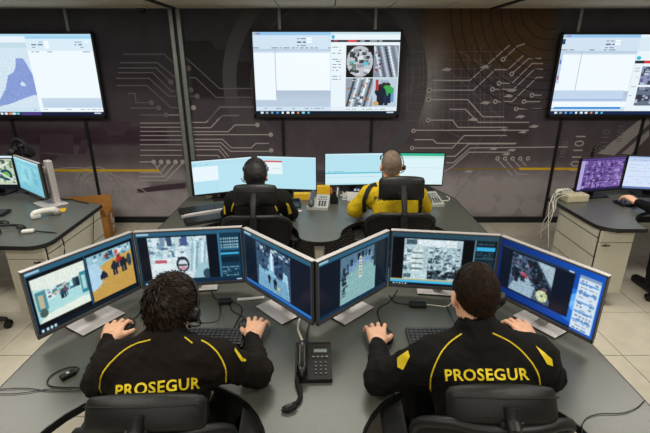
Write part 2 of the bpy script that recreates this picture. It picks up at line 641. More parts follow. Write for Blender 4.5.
def pic_store():
    rnd = random.Random(12)
    c = teal_frame(base='0d1824')
    c.rect(.10, .10, .66, .9, 'cadce0')
    c.poly([(.1, .9), (.1, .62), (.3, .45), (.5, .5), (.5, .9)], 'dfe9ea')
    c.clutter(.1, .1, .62, .5, 110, ['eaf2f4', '6d8da0', '34506a', '9fc0cc', 'd6e8ec', '4d6a88', 'e4f2f4', 'dceaf0'], .008, .035, rnd)
    c.fine(.1, .1, .66, .9, .09, 1)
    for i in range(5):
        c.rect(.14 + i * .07, .1, .19 + i * .07, .26, ['dfe9ee', '7a94a8', '3a4e6a', 'c8d6de', '4a5a8c'][i])
    c.rect(.15, .52, .26, .58, 'c85a6a').rect(.13, .6, .3, .7, 'eaf0f0')
    for i in range(7):
        x = .46 + i * .025
        c.line(x + .04, .22, x, .74, .018, ['c2d8de', '9cbcc6', 'd8e8ea', '86a8b4', 'b6d0d8', 'e2eef0', '98b8c4'][i])
    c.poly([(.5, .9), (.56, .62), (.66, .6), (.66, .9)], 'a4c6ce').ell(.64, .83, .04, .1, '34485a')
    c.ell(.41, .62, .062, .15, '24303c').ell(.41, .63, .045, .10, 'd4dcde').rect(.37, .62, .45, .66, '3a4048').ell(.41, .7, .03, .04, 'd890a0')
    c.clutter(.14, .75, .42, .88, 50, ['3a5068', 'e8f0f0', '6f8ca0', '22364a'], .008, .022, rnd)
    c.rect(.66, .10, .76, .9, '0a111c').rect(.02, .10, .10, .9, '0a111c')
    c.rect(.77, .06, .98, .93, '16374c').rect(.77, .06, .785, .93, '3a7a98')
    for i in range(4):
        for j in range(8):
            c.rect(.795 + j * .022, .16 + i * .055, .81 + j * .022, .195 + i * .055, '9ec4d2')
    c.rect(.79, .44, .97, .48, '46b8e4').rect(.79, .52, .97, .63, '0e2434').rect(.79, .36, .97, .39, '2a607c')
    c.rows(.795, .72, .96, .88, 5, '6f9cb0', rnd, .02, .8)
    c.rect(0, .92, 1, 1, '0f3048')
    taskbar(c, .945, '0f2c44')
    c.soft()
    return c


def pic_corridor():
    rnd = random.Random(13)
    c = teal_frame(base='0b1626')
    c.rect(.2, .1, .72, .9, '3a5470')
    c.poly([(.30, .9), (.36, .45), (.42, .25), (.47, .25), (.50, .5), (.55, .9)], '8fc0d8')
    c.poly([(.22, .9), (.24, .5), (.33, .55), (.4, .9)], '7fb0cc')
    c.poly([(.55, .9), (.62, .42), (.68, .45), (.70, .9)], 'a6d0e0')
    c.poly([(.25, .9), (.3, .62), (.66, .58), (.7, .9)], '7aa8c4')
    c.clutter(.2, .1, .72, .26, 60, ['dfeaf2', '24364e', '58789a', '101c30'], .008, .03, rnd)
    c.clutter(.27, .2, .40, .55, 40, ['18283e', '2a4060', '0e1a2c', '486888'], .01, .03, rnd)
    c.clutter(.48, .22, .62, .55, 50, ['18283e', '2a4060', '0e1a2c', '486888'], .01, .03, rnd)
    c.rect(.43, .18, .46, .5, 'dfeef4')
    c.person(.49, .62, .2, '141c28').person(.40, .6, .16, '1c2636')
    c.ell(.54, .78, .015, .03, 'e8d060')
    c.rect(.72, .1, .98, .9, '0a1526').rect(.02, .1, .2, .9, '0a1526')
    c.rect(0, .92, 1, .97, '2a78c8').rect(0, .97, 1, 1, '123a68')
    c.fine(.2, .1, .72, .9, .06, 4).soft()
    return c


def pic_fisheye():
    rnd = random.Random(14)
    c = teal_frame(base='0c1a28')
    c.rect(.28, .1, .80, .93, '84a8b0')
    c.poly([(.28, .93), (.3, .65), (.42, .42), (.7, .38), (.8, .5), (.8, .93)], '8db4b4')
    c.poly([(.28, .1), (.80, .1), (.8, .22), (.55, .2), (.38, .3), (.3, .45), (.28, .5)], '58788a')
    for i in range(9):
        t = i / 8
        x, y = .33 + .42 * t, .38 - .16 * math.sin(t * PI * .75)
        c.rect(x - .018, y - .10, x + .018, y + .02, ['182838', '384e68', '202c44', '5a7898', '141e2c'][i % 5])
        c.rect(x - .02, y + .03, x + .02, y + .1, '7890c8' if 1 < i < 8 else '304458')
    for i in range(6):
        c.rect(.29 + i * .012, .46 + i * .03, .34 + i * .008, .49 + i * .03, ['142030', 'a8c0c8', '1c2c3c'][i % 3])
    c.clutter(.3, .38, .36, .8, 40, ['142030', '2c4454', '8098a0', '0c1622'], .006, .025, rnd)
    c.rect(.545, .2, .585, .58, 'd8dcc8')
    for i in range(6):
        c.rect(.552, .24 + i * .055, .578, .265 + i * .055, 'a86a58' if i % 2 else '5a7060')
    c.rect(.77, .1, .80, .5, '24323e')
    c.rect(.80, .1, .98, .93, '0a1624').rect(.02, .1, .28, .93, '0a1624')
    c.rect(0, .94, 1, 1, '14304a')
    c.fine(.28, .1, .8, .93, .05, 5).soft()
    return c


def pic_shelves():
    rnd = random.Random(15)
    c = teal_frame(base='0a0e14')
    c.rect(0, 0, 1, .08, '2c4c5c')
    c.rect(.12, .11, .68, .88, 'b4c6cc').rect(.25, .12, .62, .24, 'e6eff0').rect(.14, .12, .24, .22, '48606c')
    c.clutter(.12, .3, .24, .7, 40, ['54707c', 'e2ecec', '344c5a', '88a4ae'], .01, .03, rnd)
    c.clutter(.36, .26, .66, .72, 260, ['2e4450', '7f9aa6', 'dbe6e8', '1c2c38', '5a7480', 'aebfc6', 'e4f0f0', '98b0b8'], .005, .018, rnd)
    c.ell(.255, .5, .06, .3, 'cfdcd8')
    for i in range(4):
        c.rect(.20, .36 + i * .1, .31, .385 + i * .1, '6a8088').ell(.225, .42 + i * .1, .016, .03, 'f2f4ec').ell(.265, .425 + i * .1, .016, .03, 'e0e8e0')
    c.poly([(.12, .88), (.12, .76), (.3, .7), (.4, .75), (.38, .88)], 'c6dcde').rect(.13, .77, .2, .86, '5a7078')
    c.clutter(.36, .7, .66, .87, 60, ['141e28', '2c3c48', '0c141c', '50646e'], .01, .03, rnd)
    c.rect(.02, .11, .12, .88, '06080c').rect(.68, .11, .78, .88, '06080c')
    c.rect(.79, .08, .98, .9, '12242e').rect(.79, .08, .80, .9, '6a8a98')
    c.rect(.81, .2, .98, .27, '3cb0e0').rows(.82, .14, .96, .14, 1, '5a8090', rnd).rows(.82, .31, .96, .38, 3, '4c7484', rnd)
    c.rect(.81, .4, .98, .43, '285468').rows(.82, .5, .96, .8, 6, '385c6c', rnd)
    c.rect(0, .885, 1, .9, 'c8b070').rect(0, .9, 1, .95, '46b8e6').rect(0, .95, 1, 1, '0c1824')
    for i in range(5):
        c.rect(.03 + i * .03, .96, .045 + i * .03, .99, 'cfe0e8')
    c.fine(.12, .11, .68, .88, .10, 6).soft()
    return c


def pic_desktop():
    rnd = random.Random(16)
    c = Canvas(150, 84, '0c3a9a')
    c.a[:] = Canvas.col('0a2668') * (1 - c.x[..., None]) + Canvas.col('1458c0') * c.x[..., None]
    c.ell(.80, .62, .16, .28, '2f8cf0', .6).ell(.82, .55, .07, .16, '7cc4ff', .7)
    c.line(.72, .7, .9, .35, .03, '9ad4ff', .5)
    c.rect(.03, .09, .76, .84, '0b1526').rect(.03, .09, .76, .13, '23374e').rect(.70, .1, .75, .12, 'c8d4e0')
    c.rect(.15, .15, .58, .82, '4a5c74')
    c.poly([(.15, .82), (.2, .6), (.34, .5), (.42, .62), (.4, .82)], '9fb4c2')
    c.clutter(.15, .16, .34, .6, 60, ['1c2634', '5a6c84', 'b87888', '2c3c50', '8ea2b8', '3a4a60', '222e3e'], .008, .028, rnd)
    c.poly([(.3, .2), (.4, .18), (.58, .55), (.58, .72), (.44, .66)], '16202c')
    c.clutter(.34, .26, .54, .62, 50, ['1c2430', '46586c', '0c141e', '6a7e92', '303e50', '8a5868'], .006, .02, rnd)
    c.poly([(.41, .16), (.58, .16), (.58, .5)], 'a9bcc6')
    for q in range(9):
        c.ell(.50 + .035 * math.cos(q * .7), .70 + .06 * math.sin(q * .7), .025, .04, 'dfe2b8' if q % 2 else 'c2c890')
    c.person(.22, .42, .22, '141c28').person(.29, .4, .2, 'b04a60').person(.19, .38, .2, '182434')
    c.rect(.80, .09, .98, .97, 'dce6f0').rect(.80, .09, .98, .14, '8aa0c0')
    c.rows(.82, .17, .96, .93, 16, '6c80a0', rnd, .018, .7)
    for i in range(5):
        c.rect(.81, .2 + i * .15, .97, .225 + i * .15, '5a98dc')
    c.rect(0, .96, .80, 1, '0a1c40')
    c.fine(.15, .15, .58, .82, .06, 7).soft()
    return c


def pic_pale(kind):
    rnd = random.Random(20 + kind)
    c = Canvas(110, 62, 'bfe6f0')
    if kind == 0:
        c.rect(0, 0, 1, .04, 'e4f4f8').rect(.0, .17, .42, .62, 'f4fafc').rows(.02, .12, .3, .12, 1, '5ab0c8', rnd).rect(.42, .17, 1, .95, 'c3e8f2')
    elif kind == 1:
        c.rect(0, 0, 1, .04, 'e0f2f6').rect(.12, .13, .43, .55, 'f2f8f8').rect(.12, .13, .43, .18, 'e0605a').rows(.14, .36, .4, .36, 1, 'b4c8cc', rnd)
        c.rows(.01, .06, .8, .06, 1, '8ab8c4', rnd)
    elif kind == 2:
        c.rect(0, 0, 1, .05, 'd6eef4').rect(0, .6, 1, .64, '6cc8d8').rect(0, .64, 1, .95, 'd9f0f5').rows(.05, .57, .4, .57, 1, '4a98b0', rnd).rect(0, .74, 1, .76, 'b4dbe6')
    elif kind == 3:
        c = Canvas(110, 62, 'e6f6f8')
        c.rect(0, 0, 1, .08, '34b890').rect(0, .08, 1, .16, 'd0eee8').rows(.05, .3, .9, .3, 1, 'b4d8dc', rnd).rect(0, .45, 1, .46, 'cfe4e8')
    elif kind == 4:     # aerial plan
        c = Canvas(110, 62, '101820')
        c.rect(.03, .1, .97, .9, 'c9d4b8')
        c.clutter(.04, .12, .96, .88, 90, ['5a7a58', 'e8e8d8', '7c9c98', '2e5060', 'b8c8a0', '88a878', '384c44'], .015, .06, rnd)
        c.ell(.8, .6, .12, .18, '20506a').ell(.8, .6, .07, .1, '7ab848').line(.1, .85, .9, .2, .03, 'e4e4d8').line(.3, .12, .95, .8, .03, 'dcdccc')
        c.rect(0, 0, 1, .06, 'dfeef2')
    elif kind == 5:
        c = Canvas(110, 62, '7ec4d4')
        c.rect(0, 0, 1, .06, 'b8e0e8').rect(.05, .15, .95, .9, '86cad8').clutter(.1, .2, .9, .85, 18, ['92d0dc', '74b8ca', '9ad8e0'], .03, .12, rnd)
    elif kind == 6:     # violet mosaic of cameras
        c = Canvas(110, 62, '3c2c58')
        for i in range(4):
            for j in range(4):
                x, y = .10 + i * .225, .08 + j * .215
                c.rect(x, y, x + .215, y + .2, rnd.choice(['8060a8', '6c5096', '9a7cc0', '563e80']))
                c.clutter(x, y, x + .215, y + .2, 14, ['b8a0d4', '5a4284', '8c6cb4', '3e2c60', 'a890c8', '7656a0'], .01, .04, rnd)
        c.rect(.0, .05, .09, .95, 'b8a4dc').rect(0, 0, 1, .06, '584080').rect(0, .95, 1, 1, '281c48')
    else:
        c = Canvas(110, 62, 'dfe6f8')
        c.rect(0, 0, 1, .05, 'b0c0e4').rect(0, .05, 1, .16, 'cdd8f2').rows(.03, .1, .9, .1, 1, '7c8cb4', rnd).rows(.05, .25, .6, .8, 7, 'b4c0dc', rnd, .015).rect(0, .94, 1, 1, '6a7ab0')
    return c


def screen_mesh(c, W, H, parent, y, z, cx=0.0, name='screen', strength=1.0):
    """the lit panel: a fine grid facing -Y whose cells carry the picture"""
    w, h = c.w, c.h
    xs = np.linspace(-W / 2, W / 2, w + 1) + cx
    zs = np.linspace(H / 2, -H / 2, h + 1) + z
    X, Z = np.meshgrid(xs, zs)
    co = np.stack([X, np.full_like(X, y), Z], -1).reshape(-1, 3)
    j, i = np.mgrid[0:h, 0:w]
    a = (j * (w + 1) + i).ravel()
    quads = np.stack([a, a + w + 1, a + w + 2, a + 1], -1)
    me = quick_mesh(name, co, quads)
    a_ = np.clip(c.a, 0, 1) * np.array([.955, .985, 1.0])
    lin = np.where(a_ <= .04045, a_ / 12.92, ((a_ + .055) / 1.055) ** 2.4)
    colr = np.ones((h * w, 4, 4), np.float32)
    colr[..., :3] = lin.reshape(-1, 1, 3)
    at = me.color_attributes.new('picture', 'FLOAT_COLOR', 'CORNER')
    at.data.foreach_set('color', colr.ravel())
    return link(name, me, attr_mat('lit_screen', 'picture', strength, 0.25), parent)


def quick_mesh(name, co, quads):
    me = bpy.data.meshes.new(name)
    n, q = len(co), len(quads)
    me.vertices.add(n)
    me.vertices.foreach_set('co', np.asarray(co, np.float32).ravel())
    me.loops.add(q * 4)
    me.loops.foreach_set('vertex_index', np.asarray(quads, np.int32).ravel())
    me.polygons.add(q)
    me.polygons.foreach_set('loop_start', np.arange(0, q * 4, 4, dtype=np.int32))
    me.polygons.foreach_set('loop_total', np.full(q, 4, np.int32))
    me.update(calc_edges=True)
    me.validate()
    return me
# ------------------------------------------------------------------ the room
YW, ZC = 5.28, 2.54
XL, XR, YF = -4.9, 4.9, -1.6
CP, SP = math.cos(math.radians(20)), math.sin(math.radians(20))


def wall_pt(u, v):
    """where a mark measured in the photograph lies on the back wall: (x, z)"""
    a, b = (u - 325) / 430, (v - 216.5) / 430
    t = YW / (CP - b * SP)
    return a * t, 2.0 + (-SP - b * CP) * t


def build_room():
    # floor: joint bed and single tiles
    floor = struct(MB().box((0, (YW + YF) / 2, -0.06), (XR - XL, YW - YF, 0.1)).build('floor', M_GROUT))
    T = 0.565
    me = None
    for i in range(-9, 9):
        for j in range(-4, 9):
            x, y = 2.145 + (i - 3.5 + .0) * T, 2.57 + (j - 3.5) * T
            if not (XL < x < XR and YF < y - T / 2 and y + T / 2 < YW + 0.3):
                continue
            if me is None:
                o = MB().box((0, 0, -0.005), (T - .006, T - .006, 0.01), 0.0015, seg=1).build('floor_tile', M_TILE, floor)
                me = o.data
            else:
                o = link('floor_tile', me, None, floor)
            o.location = (x, y, 0.0)
            o.rotation_euler = (0, 0, random.choice((0, PI / 2, PI, -PI / 2)))
    # ceiling boards on a grid
    ceil = struct(MB().box((0, (YW + YF) / 2, ZC + 0.06), (XR - XL, YW - YF, 0.08)).build('ceiling', M_EDGE))
    me = None
    for i in range(-8, 8):
        for j in range(12):
            x, y = 0.105 + (i + .5) * 0.6 - 0.0, YW - 0.3 - j * 0.6
            if y - .3 < YF:
                continue
            if me is None:
                o = MB().box((0, 0, 0.01), (.588, .588, .02), .003, seg=1).build('ceiling_board', M_CEIL, ceil)
                me = o.data
            else:
                o = link('ceiling_board', me, None, ceil)
            o.location = (x, y, ZC)
    for k, x in enumerate((-1.67, 1.86)):
        struct(MB().box((x, (YW + 2.4) / 2, ZC - 0.004), (.07, YW - 2.4, .012), .002).build('trim_%d' % (k + 1), M_EDGE))

    # back wall with its printed mural: broad tones in the colour attribute
    nx, nz = 196, 56
    xs, zs = np.linspace(XL, XR, nx + 1), np.linspace(0, ZC, nz + 1)
    X, Z = np.meshgrid(xs, zs)
    co = np.stack([X, np.full_like(X, YW), Z], -1).reshape(-1, 3)
    j, i = np.mgrid[0:nz, 0:nx]
    a = (j * (nx + 1) + i).ravel()
    me = quick_mesh('wall_back', co, np.stack([a, a + 1, a + nx + 2, a + nx + 1], -1))
    x, z = co[:, 0], co[:, 2]
    C = np.zeros((len(co), 3))

    def mixin(m, c, al):
        m = np.clip(m, 0, 1)[:, None] * al
        C[:] = C * (1 - m) + np.array(srgb(c)) * m
    C[:] = srgb('a8a1a6')
    sm = lambda t: np.clip(t, 0, 1) ** 2 * (3 - 2 * np.clip(t, 0, 1))
    mixin(sm((z - .46) / .42), '5e545b', 1)
    mixin(sm((z - .95) / .5), '524a52', 1)
    mixin(sm((z - 1.45) / .7), '423f48', 1)
    mixin(sm((z - 2.0) / .5), '4d4d54', 1)
    band = lambda x0, x1, z0, z1, e=.05: sm((x - x0) / e) * sm((x1 - x) / e) * sm((z - z0) / e) * sm((z1 - z) / e)
    mixin(band(-4.8, -1.9, .98, 1.26, .06), '3c2736', .8)
    mixin(band(-3.55, -2.75, 1.0, 1.12, .05), '36202f', .6)
    mixin(band(-1.7, -.55, .55, .75, .12), '3a2a34', .5)
    mixin(band(-2.3, -1.2, .38, .62, .12), '4c3d44', .6)
    mixin(band(-1.60, -.60, 1.55, 2.0, .05), '201c22', .7)
    mixin(band(-2.6, -1.75, 1.55, 2.05, .3), '231f24', .5)
    mixin(band(.95, 2.75, 1.75, 2.9, .3), '5c4426', .9)
    mixin(band(.9, 2.7, .85, 1.45, .3), '43353a', .6)
    mixin(band(3.0, 4.4, .75, 1.15, .25), '5b4c50', .7)
    mixin(np.exp(-((x - 1.22) / .17) ** 2 - ((z - 1.75) / .45) ** 2), 'a4a2a4', .8)
    mixin(np.exp(-((x + .95) / .18) ** 2 - ((z - 1.35) / .35) ** 2), '6c6466', .45)
    mixin(np.exp(-((x - .15) / .35) ** 2 - ((z - .95) / .3) ** 2), '5c565a', .4)
    mixin(sm((.55 - z) / .3) * sm((x - 1.6) / .3), '7f7877', .5)
    at = me.color_attributes.new('print', 'FLOAT_COLOR', 'POINT')
    at.data.foreach_set('color', np.concatenate([C, np.ones((len(C), 1))], 1).astype(np.float32).ravel())
    wall = struct(link('wall_back', me, attr_mat('printed_mural', 'print', 0, 0.7), None, True))
    core = MB().box((0, YW + .06, ZC / 2), (XR - XL, .1, ZC)).build('wall_core', M_EDGE, wall)

    ink = {'pale': mat('pale_grey_ink', 'b0a9a9', 0.7), 'dim': mat('dim_grey_ink', '6c686e', 0.7), 'white': mat('off_white_ink', 'a7a09e', 0.7),
           'dark': mat('black_ink', '1d191d', 0.7), 'yellow': mat('yellow_ink', 'dcb21c', 0.7), 'olive': mat('olive_ink', '8a7430', 0.7),
           'hexfill': mat('mid_mauve_ink', '9b9496', 0.7), 'hex': mat('light_mauve_ink', 'a8a09f', 0.7), 'ring': mat('grey_ring_ink', '4f4d53', 0.7), 'brown': mat('dark_brown_ink', '241c14', 0.7), 'plum': mat('plum_ink', '43303f', 0.7)}

    class Print:
        """flat ink on the wall: strips, dots, rings and filled shapes a millimetre proud of the paint"""
        def __init__(self, lift=.0015):
            self.bm = bmesh.new()
            self.y = YW - lift

        def face(self, pts):
            self.y -= 4e-6          # overlapping ink never shares a plane
            try:
                self.bm.faces.new([self.bm.verts.new((p[0], self.y, p[1])) for p in pts])
            except ValueError:
                pass

        def strip(self, pts, w):
            pts = [Vector(p) for p in pts]
            for p, q in zip(pts[:-1], pts[1:]):
                d = (q - p)
                if d.length < 1e-6:
                    continue
                d.normalize()
                n = Vector((-d.y, d.x)) * w / 2
                e = d * w * .35
                self.face([p - e - n, q + e - n, q + e + n, p - e + n])
            return self

        def ring(self, c, r, w, a0=0, a1=2 * PI, n=40):
            for k in range(n):
                t0, t1 = a0 + (a1 - a0) * k / n, a0 + (a1 - a0) * (k + 1) / n
                self.face([(c[0] + math.cos(t) * q, c[1] + math.sin(t) * q) for t, q in ((t0, r - w / 2), (t1, r - w / 2), (t1, r + w / 2), (t0, r + w / 2))])
            return self

        def disc(self, c, r, n=14):
            self.face([(c[0] + math.cos(k * 2 * PI / n) * r, c[1] + math.sin(k * 2 * PI / n) * r) for k in range(n)])
            return self

        def done(self, name, m):
            for f in self.bm.faces:
                f.normal_update()
                if f.normal.y > 0:
                    f.normal_flip()
            me = bpy.data.meshes.new(name)
            self.bm.to_mesh(me)
            self.bm.free()
            return link(name, me, ink[m], wall)

    def zoomed(x0, y0, s):
        return lambda pts: [wall_pt(x0 + a * s, y0 + b * s) for a, b in pts]

    # soft-toned large shapes first
    A = zoomed(110, 20, .2308)
    p = Print(.0008)
    p.face(A([(330, 90), (440, 90), (455, 130), (510, 130), (525, 180), (600, 180), (600, 290), (480, 290), (330, 165)][::-1]))
    p.done('block_print', 'dark')
    p = Print(.0008)
    for q in ([(0, 88), (120, 88), (120, 160), (0, 150)], [(150, 108), (185, 100), (165, 160), (135, 160)], [(210, 40), (330, 40), (300, 92), (250, 92)], [(350, 285), (440, 270), (525, 262), (525, 282), (350, 300)], [(0, 155), (70, 165), (40, 190), (0, 190)]):
        p.face(zoomed(40, 110, .2773)(q))
    p.done('band_print', 'plum')
    p = Print(.001)
    c = wall_pt(325, 84)
    p.ring(c, 1.12, .16, n=64)
    p.ring((c[0], c[1]), .86, .03, n=64)
    p.done('ring_print', 'ring')
    p = Print(.0012)
    c = zoomed(390, 10, .2773)([(600, -30)])[0]
    for k in range(9):
        p.ring(c, .28 + .11 * k, .012, PI * .95, PI * 1.55, 30)
    p.done('arc_print', 'brown')
    # circuit traces left of the middle screen
    p, nd = Print(), Print(.002)
    w = .013
    for t in ([(60, 148), (235, 148), (280, 190)], [(325, 160), (475, 297), (620, 297)], [(45, 185), (205, 185), (290, 255)], [(40, 208), (200, 208), (260, 265)], [(35, 228), (185, 228), (265, 308), (300, 308)],
              [(30, 253), (170, 253), (255, 330), (370, 330)], [(30, 284), (160, 284), (265, 380), (355, 380)], [(80, 318), (108, 318), (113, 358), (175, 358)], [(90, 381), (205, 381)], [(130, 411), (235, 411)],
              [(345, 250), (370, 250), (460, 335), (620, 335)], [(425, 433), (480, 375), (625, 375)], [(460, 433), (490, 412), (560, 412)]):
        p.strip(A(t), w)
    for q in ((264, 269), (378, 330), (364, 380), (180, 358), (211, 381), (243, 411), (340, 210), (350, 303)):
        nd.disc(A([q])[0], .03)
    p.done('circuit_print', 'dim')
    nd.done('node_print', 'dim')
    p, nd = Print(), Print(.002)
    B = zoomed(40, 110, .2773)
    for y in (18, 47, 62, 77, 92, 108, 125, 145, 163):
        p.strip(B([(362, y), (512, y)]), w * .8)
    for t in ([(360, 187), (405, 187)], [(360, 225), (437, 225)], [(360, 240), (447, 240)], [(355, 254), (455, 254)], [(515, 190), (455, 254)], [(489, 190), (447, 240)], [(463, 190), (437, 222)], [(437, 190), (425, 206)], [(410, 190), (443, 240)]):
        p.strip(B(t), w)
    for q in ((410, 187), (437, 187), (463, 187), (489, 187), (515, 187)):
        nd.disc(B([q])[0], .029)
    Cc = zoomed(190, 100, .2308)
    for t in ([(5, 97), (70, 97), (130, 30), (280, 30)], [(5, 120), (90, 120), (140, 67), (210, 67)], [(5, 137), (165, 137), (195, 108), (285, 108)], [(5, 150), (342, 150)], [(5, 170), (140, 170), (180, 207), (265, 207), (285, 188), (340, 188)],
              [(5, 185), (135, 185), (175, 222), (345, 222)], [(5, 200), (130, 200), (168, 245)], [(5, 215), (125, 215), (155, 250)], [(5, 240), (120, 240), (130, 250)]):
        p.strip(Cc(t), w)
    for q in ((292, 108), (350, 150), (352, 218), (15, 33)):
        nd.disc(Cc([q])[0], .028)
    p.done('circuit_print', 'pale')
    nd.done('node_print', 'pale')
    # right of the middle screen
    D = zoomed(390, 10, .2773)
    p, nd, ho = Print(), Print(.002), Print(.0026)
    for t in ([(155, 254), (288, 254), (410, 145), (430, 128)], [(142, 289), (300, 289), (380, 215), (425, 215), (480, 165)], [(408, 178), (460, 130), (485, 122)], [(439, 230), (500, 175), (545, 175)], [(393, 264), (440, 264), (512, 193), (550, 193)], [(369, 286), (445, 286), (520, 214), (550, 214)],
              [(380, 330), (440, 330), (530, 243), (550, 243)], [(512, 307), (545, 307)], [(483, 330), (540, 330)], [(455, 356), (545, 356)], [(139, 323), (280, 323), (335, 385), (410, 385)], [(215, 358), (272, 358), (318, 405), (500, 405)], [(138, 397), (225, 397), (245, 423), (420, 423)]):
        p.strip(D(t), w)
    for q in ((142, 289), (408, 178), (439, 230), (393, 264), (369, 286), (380, 330), (512, 307), (483, 330), (455, 356), (139, 323), (138, 397)):
        nd.disc(D([q])[0], .028)
        ho.disc(D([q])[0], .012)
    E = zoomed(390, 110, .277)
    for t in ([(85, 73), (500, 73)], [(90, 107), (155, 107), (168, 120), (455, 120)], [(80, 137), (225, 137), (268, 92), (420, 92)], [(205, 167), (235, 167), (285, 122), (450, 122)], [(205, 190), (230, 190), (290, 137), (640, 133)], [(195, 222), (225, 205), (285, 152), (430, 152)]):
        p.strip(E(t), w)
    for t in ([(388, 178), (440, 235)], [(415, 178), (462, 232), (500, 232)], [(442, 178), (470, 207)], [(470, 178), (490, 200)]):
        p.strip(E(t), w * .8)
    for q in ((388, 175), (415, 175), (442, 175), (470, 175), (498, 175), (85, 75), (80, 137)):
        nd.disc(E([q])[0], .027)
        ho.disc(E([q])[0], .011)
    p.done('circuit_print', 'pale')
    nd.done('node_print', 'pale')
    ho.done('node_print', 'dark')
    rr = random.Random(5)
    p = Print(.0012)
    for k in range(17):
        xx = 60 + k * 22 + rr.uniform(-6, 6)
        p.strip(D([(xx, 120 + rr.uniform(0, 90)), (xx, 430)]), .005)
    for k in range(9):
        p.strip(D([(60, 150 + k * 31), (420 + rr.uniform(-60, 120), 150 + k * 31)]), .004)
    p.strip(D([(0, 330), (210, 215), (400, 390)]), .006).strip(D([(250, 150), (560, 330)]), .006).strip(E([(200, 360), (430, 60)]), .006).strip(E([(240, 270), (330, 100)]), .006).strip(E([(90, 20), (420, 180)]), .005)
    p.done('lattice_print', 'dim')
    p = Print(.0018)
    for q in ((345, 205), (300, 395), (440, 290), (470, 385), (520, 420), (430, 310), (205, 215), (345, 335)):
        c = D([q])[0]
        p.face([(c[0] - .07, c[1] - .008), (c[0] + .02, c[1] - .018), (c[0] + .06, c[1] + .01), (c[0] - .01, c[1] + .022)])
    for q in ((285, 222), (410, 72), (375, 140), (480, 80), (440, 145), (420, 160)):
        c = E([q])[0]
        p.face([(c[0] - .06, c[1] - .006), (c[0] + .02, c[1] - .015), (c[0] + .05, c[1] + .01), (c[0] - .01, c[1] + .018)])
    p.done('glint_print', 'pale')
    # yellow lines
    p = Print(.0025)
    z0 = wall_pt(120, 170.4)[1]
    p.strip([(-4.8, z0), (wall_pt(158, 170)[0], z0)], .030)
    z1 = wall_pt(520, 168.8)[1]
    p.strip([(wall_pt(520, 169)[0], z1), (4.8, z1)], .030)
    p.done('stripe_print', 'yellow')
    p = Print(.0025)
    p.strip([(wall_pt(452, 169)[0], z1), (wall_pt(520, 169)[0], z1)], .018)
    p.done('stripe_print', 'olive')
    # gears and arcs low on the left
    p = Print(.001)
    for (q, rs) in (((210, 285), (.09, .16, .22, .29)), ((432, 400), (.08, .15, .22))):
        c = B([q])[0]
        for r in rs:
            p.ring(c, r, .012)
        for k in range(20):
            a = k * PI / 10
            p.strip([(c[0] + math.cos(a) * rs[-2], c[1] + math.sin(a) * rs[-2]), (c[0] + math.cos(a) * (rs[-2] + .03), c[1] + math.sin(a) * (rs[-2] + .03))], .02)
    c = B([(190, 560)])[0]
    p.ring(c, 1.36, .012, PI * .12, PI * .95, 50)
    p.ring(c, 1.30, .008, PI * .12, PI * .95, 50)
    p.done('gear_print', 'hex')
    # hexagons low on the right
    p = Print(.001)
    for q, r in (((345, 275), .17), ((340, 335), .17), ((430, 280), .165), ((425, 345), .165), ((505, 282), .16), ((505, 350), .16), ((262, 330), .165), ((265, 270), .12), ((383, 390), .15), ((300, 395), .15), ((465, 395), .15)):
        c = E([q])[0]
        if c[1] - r * .87 < .09:
            r = max(.05, (c[1] - .09) / .87)
        p.face([(c[0] + math.cos(k * PI / 3) * r, c[1] + math.sin(k * PI / 3) * r * .87) for k in range(6)])
    p.done('hexagon_print', 'hexfill')
    p = Print(.0012)
    p.face(E([(470, 400), (545, 330), (560, 345), (520, 400)]))
    F = zoomed(540, 100, .185)
    p.face(F([(310, 290), (545, 100), (595, 85), (590, 130), (400, 300)]))
    p.face(F([(440, 290), (590, 160), (590, 195), (490, 295)]))
    p.done('beam_print', 'hexfill')
    # binary digits running down the right
    for k, (q, txt, sz) in enumerate((((198, 290), '101101', .17), ((125, 270), '0101', .11), ((345, 215), '0110', .13), ((430, 180), '1010', .11))):
        bm = text_mesh(txt, sz)
        c = F([q])[0]
        for v in bm.verts:
            v.co = (c[0] + v.co.y, YW - .0022, c[1] - v.co.x)
        me = bpy.data.meshes.new('digit_print')
        bm.to_mesh(me)
        bm.free()
        link('digit_print', me, ink['pale' if k == 0 else 'dim'], wall)
    struct(MB().box((0, YW - .012, .04), (XR - XL, .022, .08), .004).build('baseboard_back', M_DARKMETAL))
    # wall profiles: a double bright one and slim mounting strips behind the screens
    n = 3
    for x, w_, m, y in ((-1.715, .05, M_RAIL, .022), (-1.632, .05, M_RAIL, .022)):
        struct(MB().box((x, YW - y, (ZC + .08) / 2), (w_, .045, ZC - .08), .008).build('trim_%d' % n, m))
        n += 1
    struct(MB().box((-1.6735, YW - .008, (ZC + .08) / 2), (.035, .016, ZC - .08)).build('trim_%d' % n, M_EDGE))
    n += 1
    for x in (-3.78, -2.89, -.51, .565, 2.85, 3.84):
        o = MB().box((x, YW - .012, (ZC + 2.1) / 2), (.036, .024, ZC - 2.1), .006).build('trim_%d' % n, M_RAIL)
        struct(o)
        n += 1
        lo = MB().box((x, YW - .010, 1.09), (.032, .020, 2.02), .005).box((x + .007, YW - .022, 1.09), (.012, .010, 2.02), .003)
        struct(lo.build('trim_%d' % n, M_DARKMETAL))
        n += 1


    paint = mat('pale_grey_paint', 'a9a7a2', .8, var=.04, vscale=5)
    for nm, x in (('left', XL), ('right', XR)):
        sgn = -1 if x < 0 else 1
        struct(MB().box((x + sgn * .05, (YW + YF) / 2, ZC / 2), (.1, YW - YF, ZC)).build('wall_' + nm, paint))
        struct(MB().box((x - sgn * .008, (YW + YF) / 2, .04), (.016, YW - YF - .05, .08), .003).build('baseboard_' + nm, M_DARKMETAL))
    struct(MB().box((0, YF - .05, ZC / 2), (XR - XL + .2, .1, ZC)).build('wall_rear', paint))


build_room()


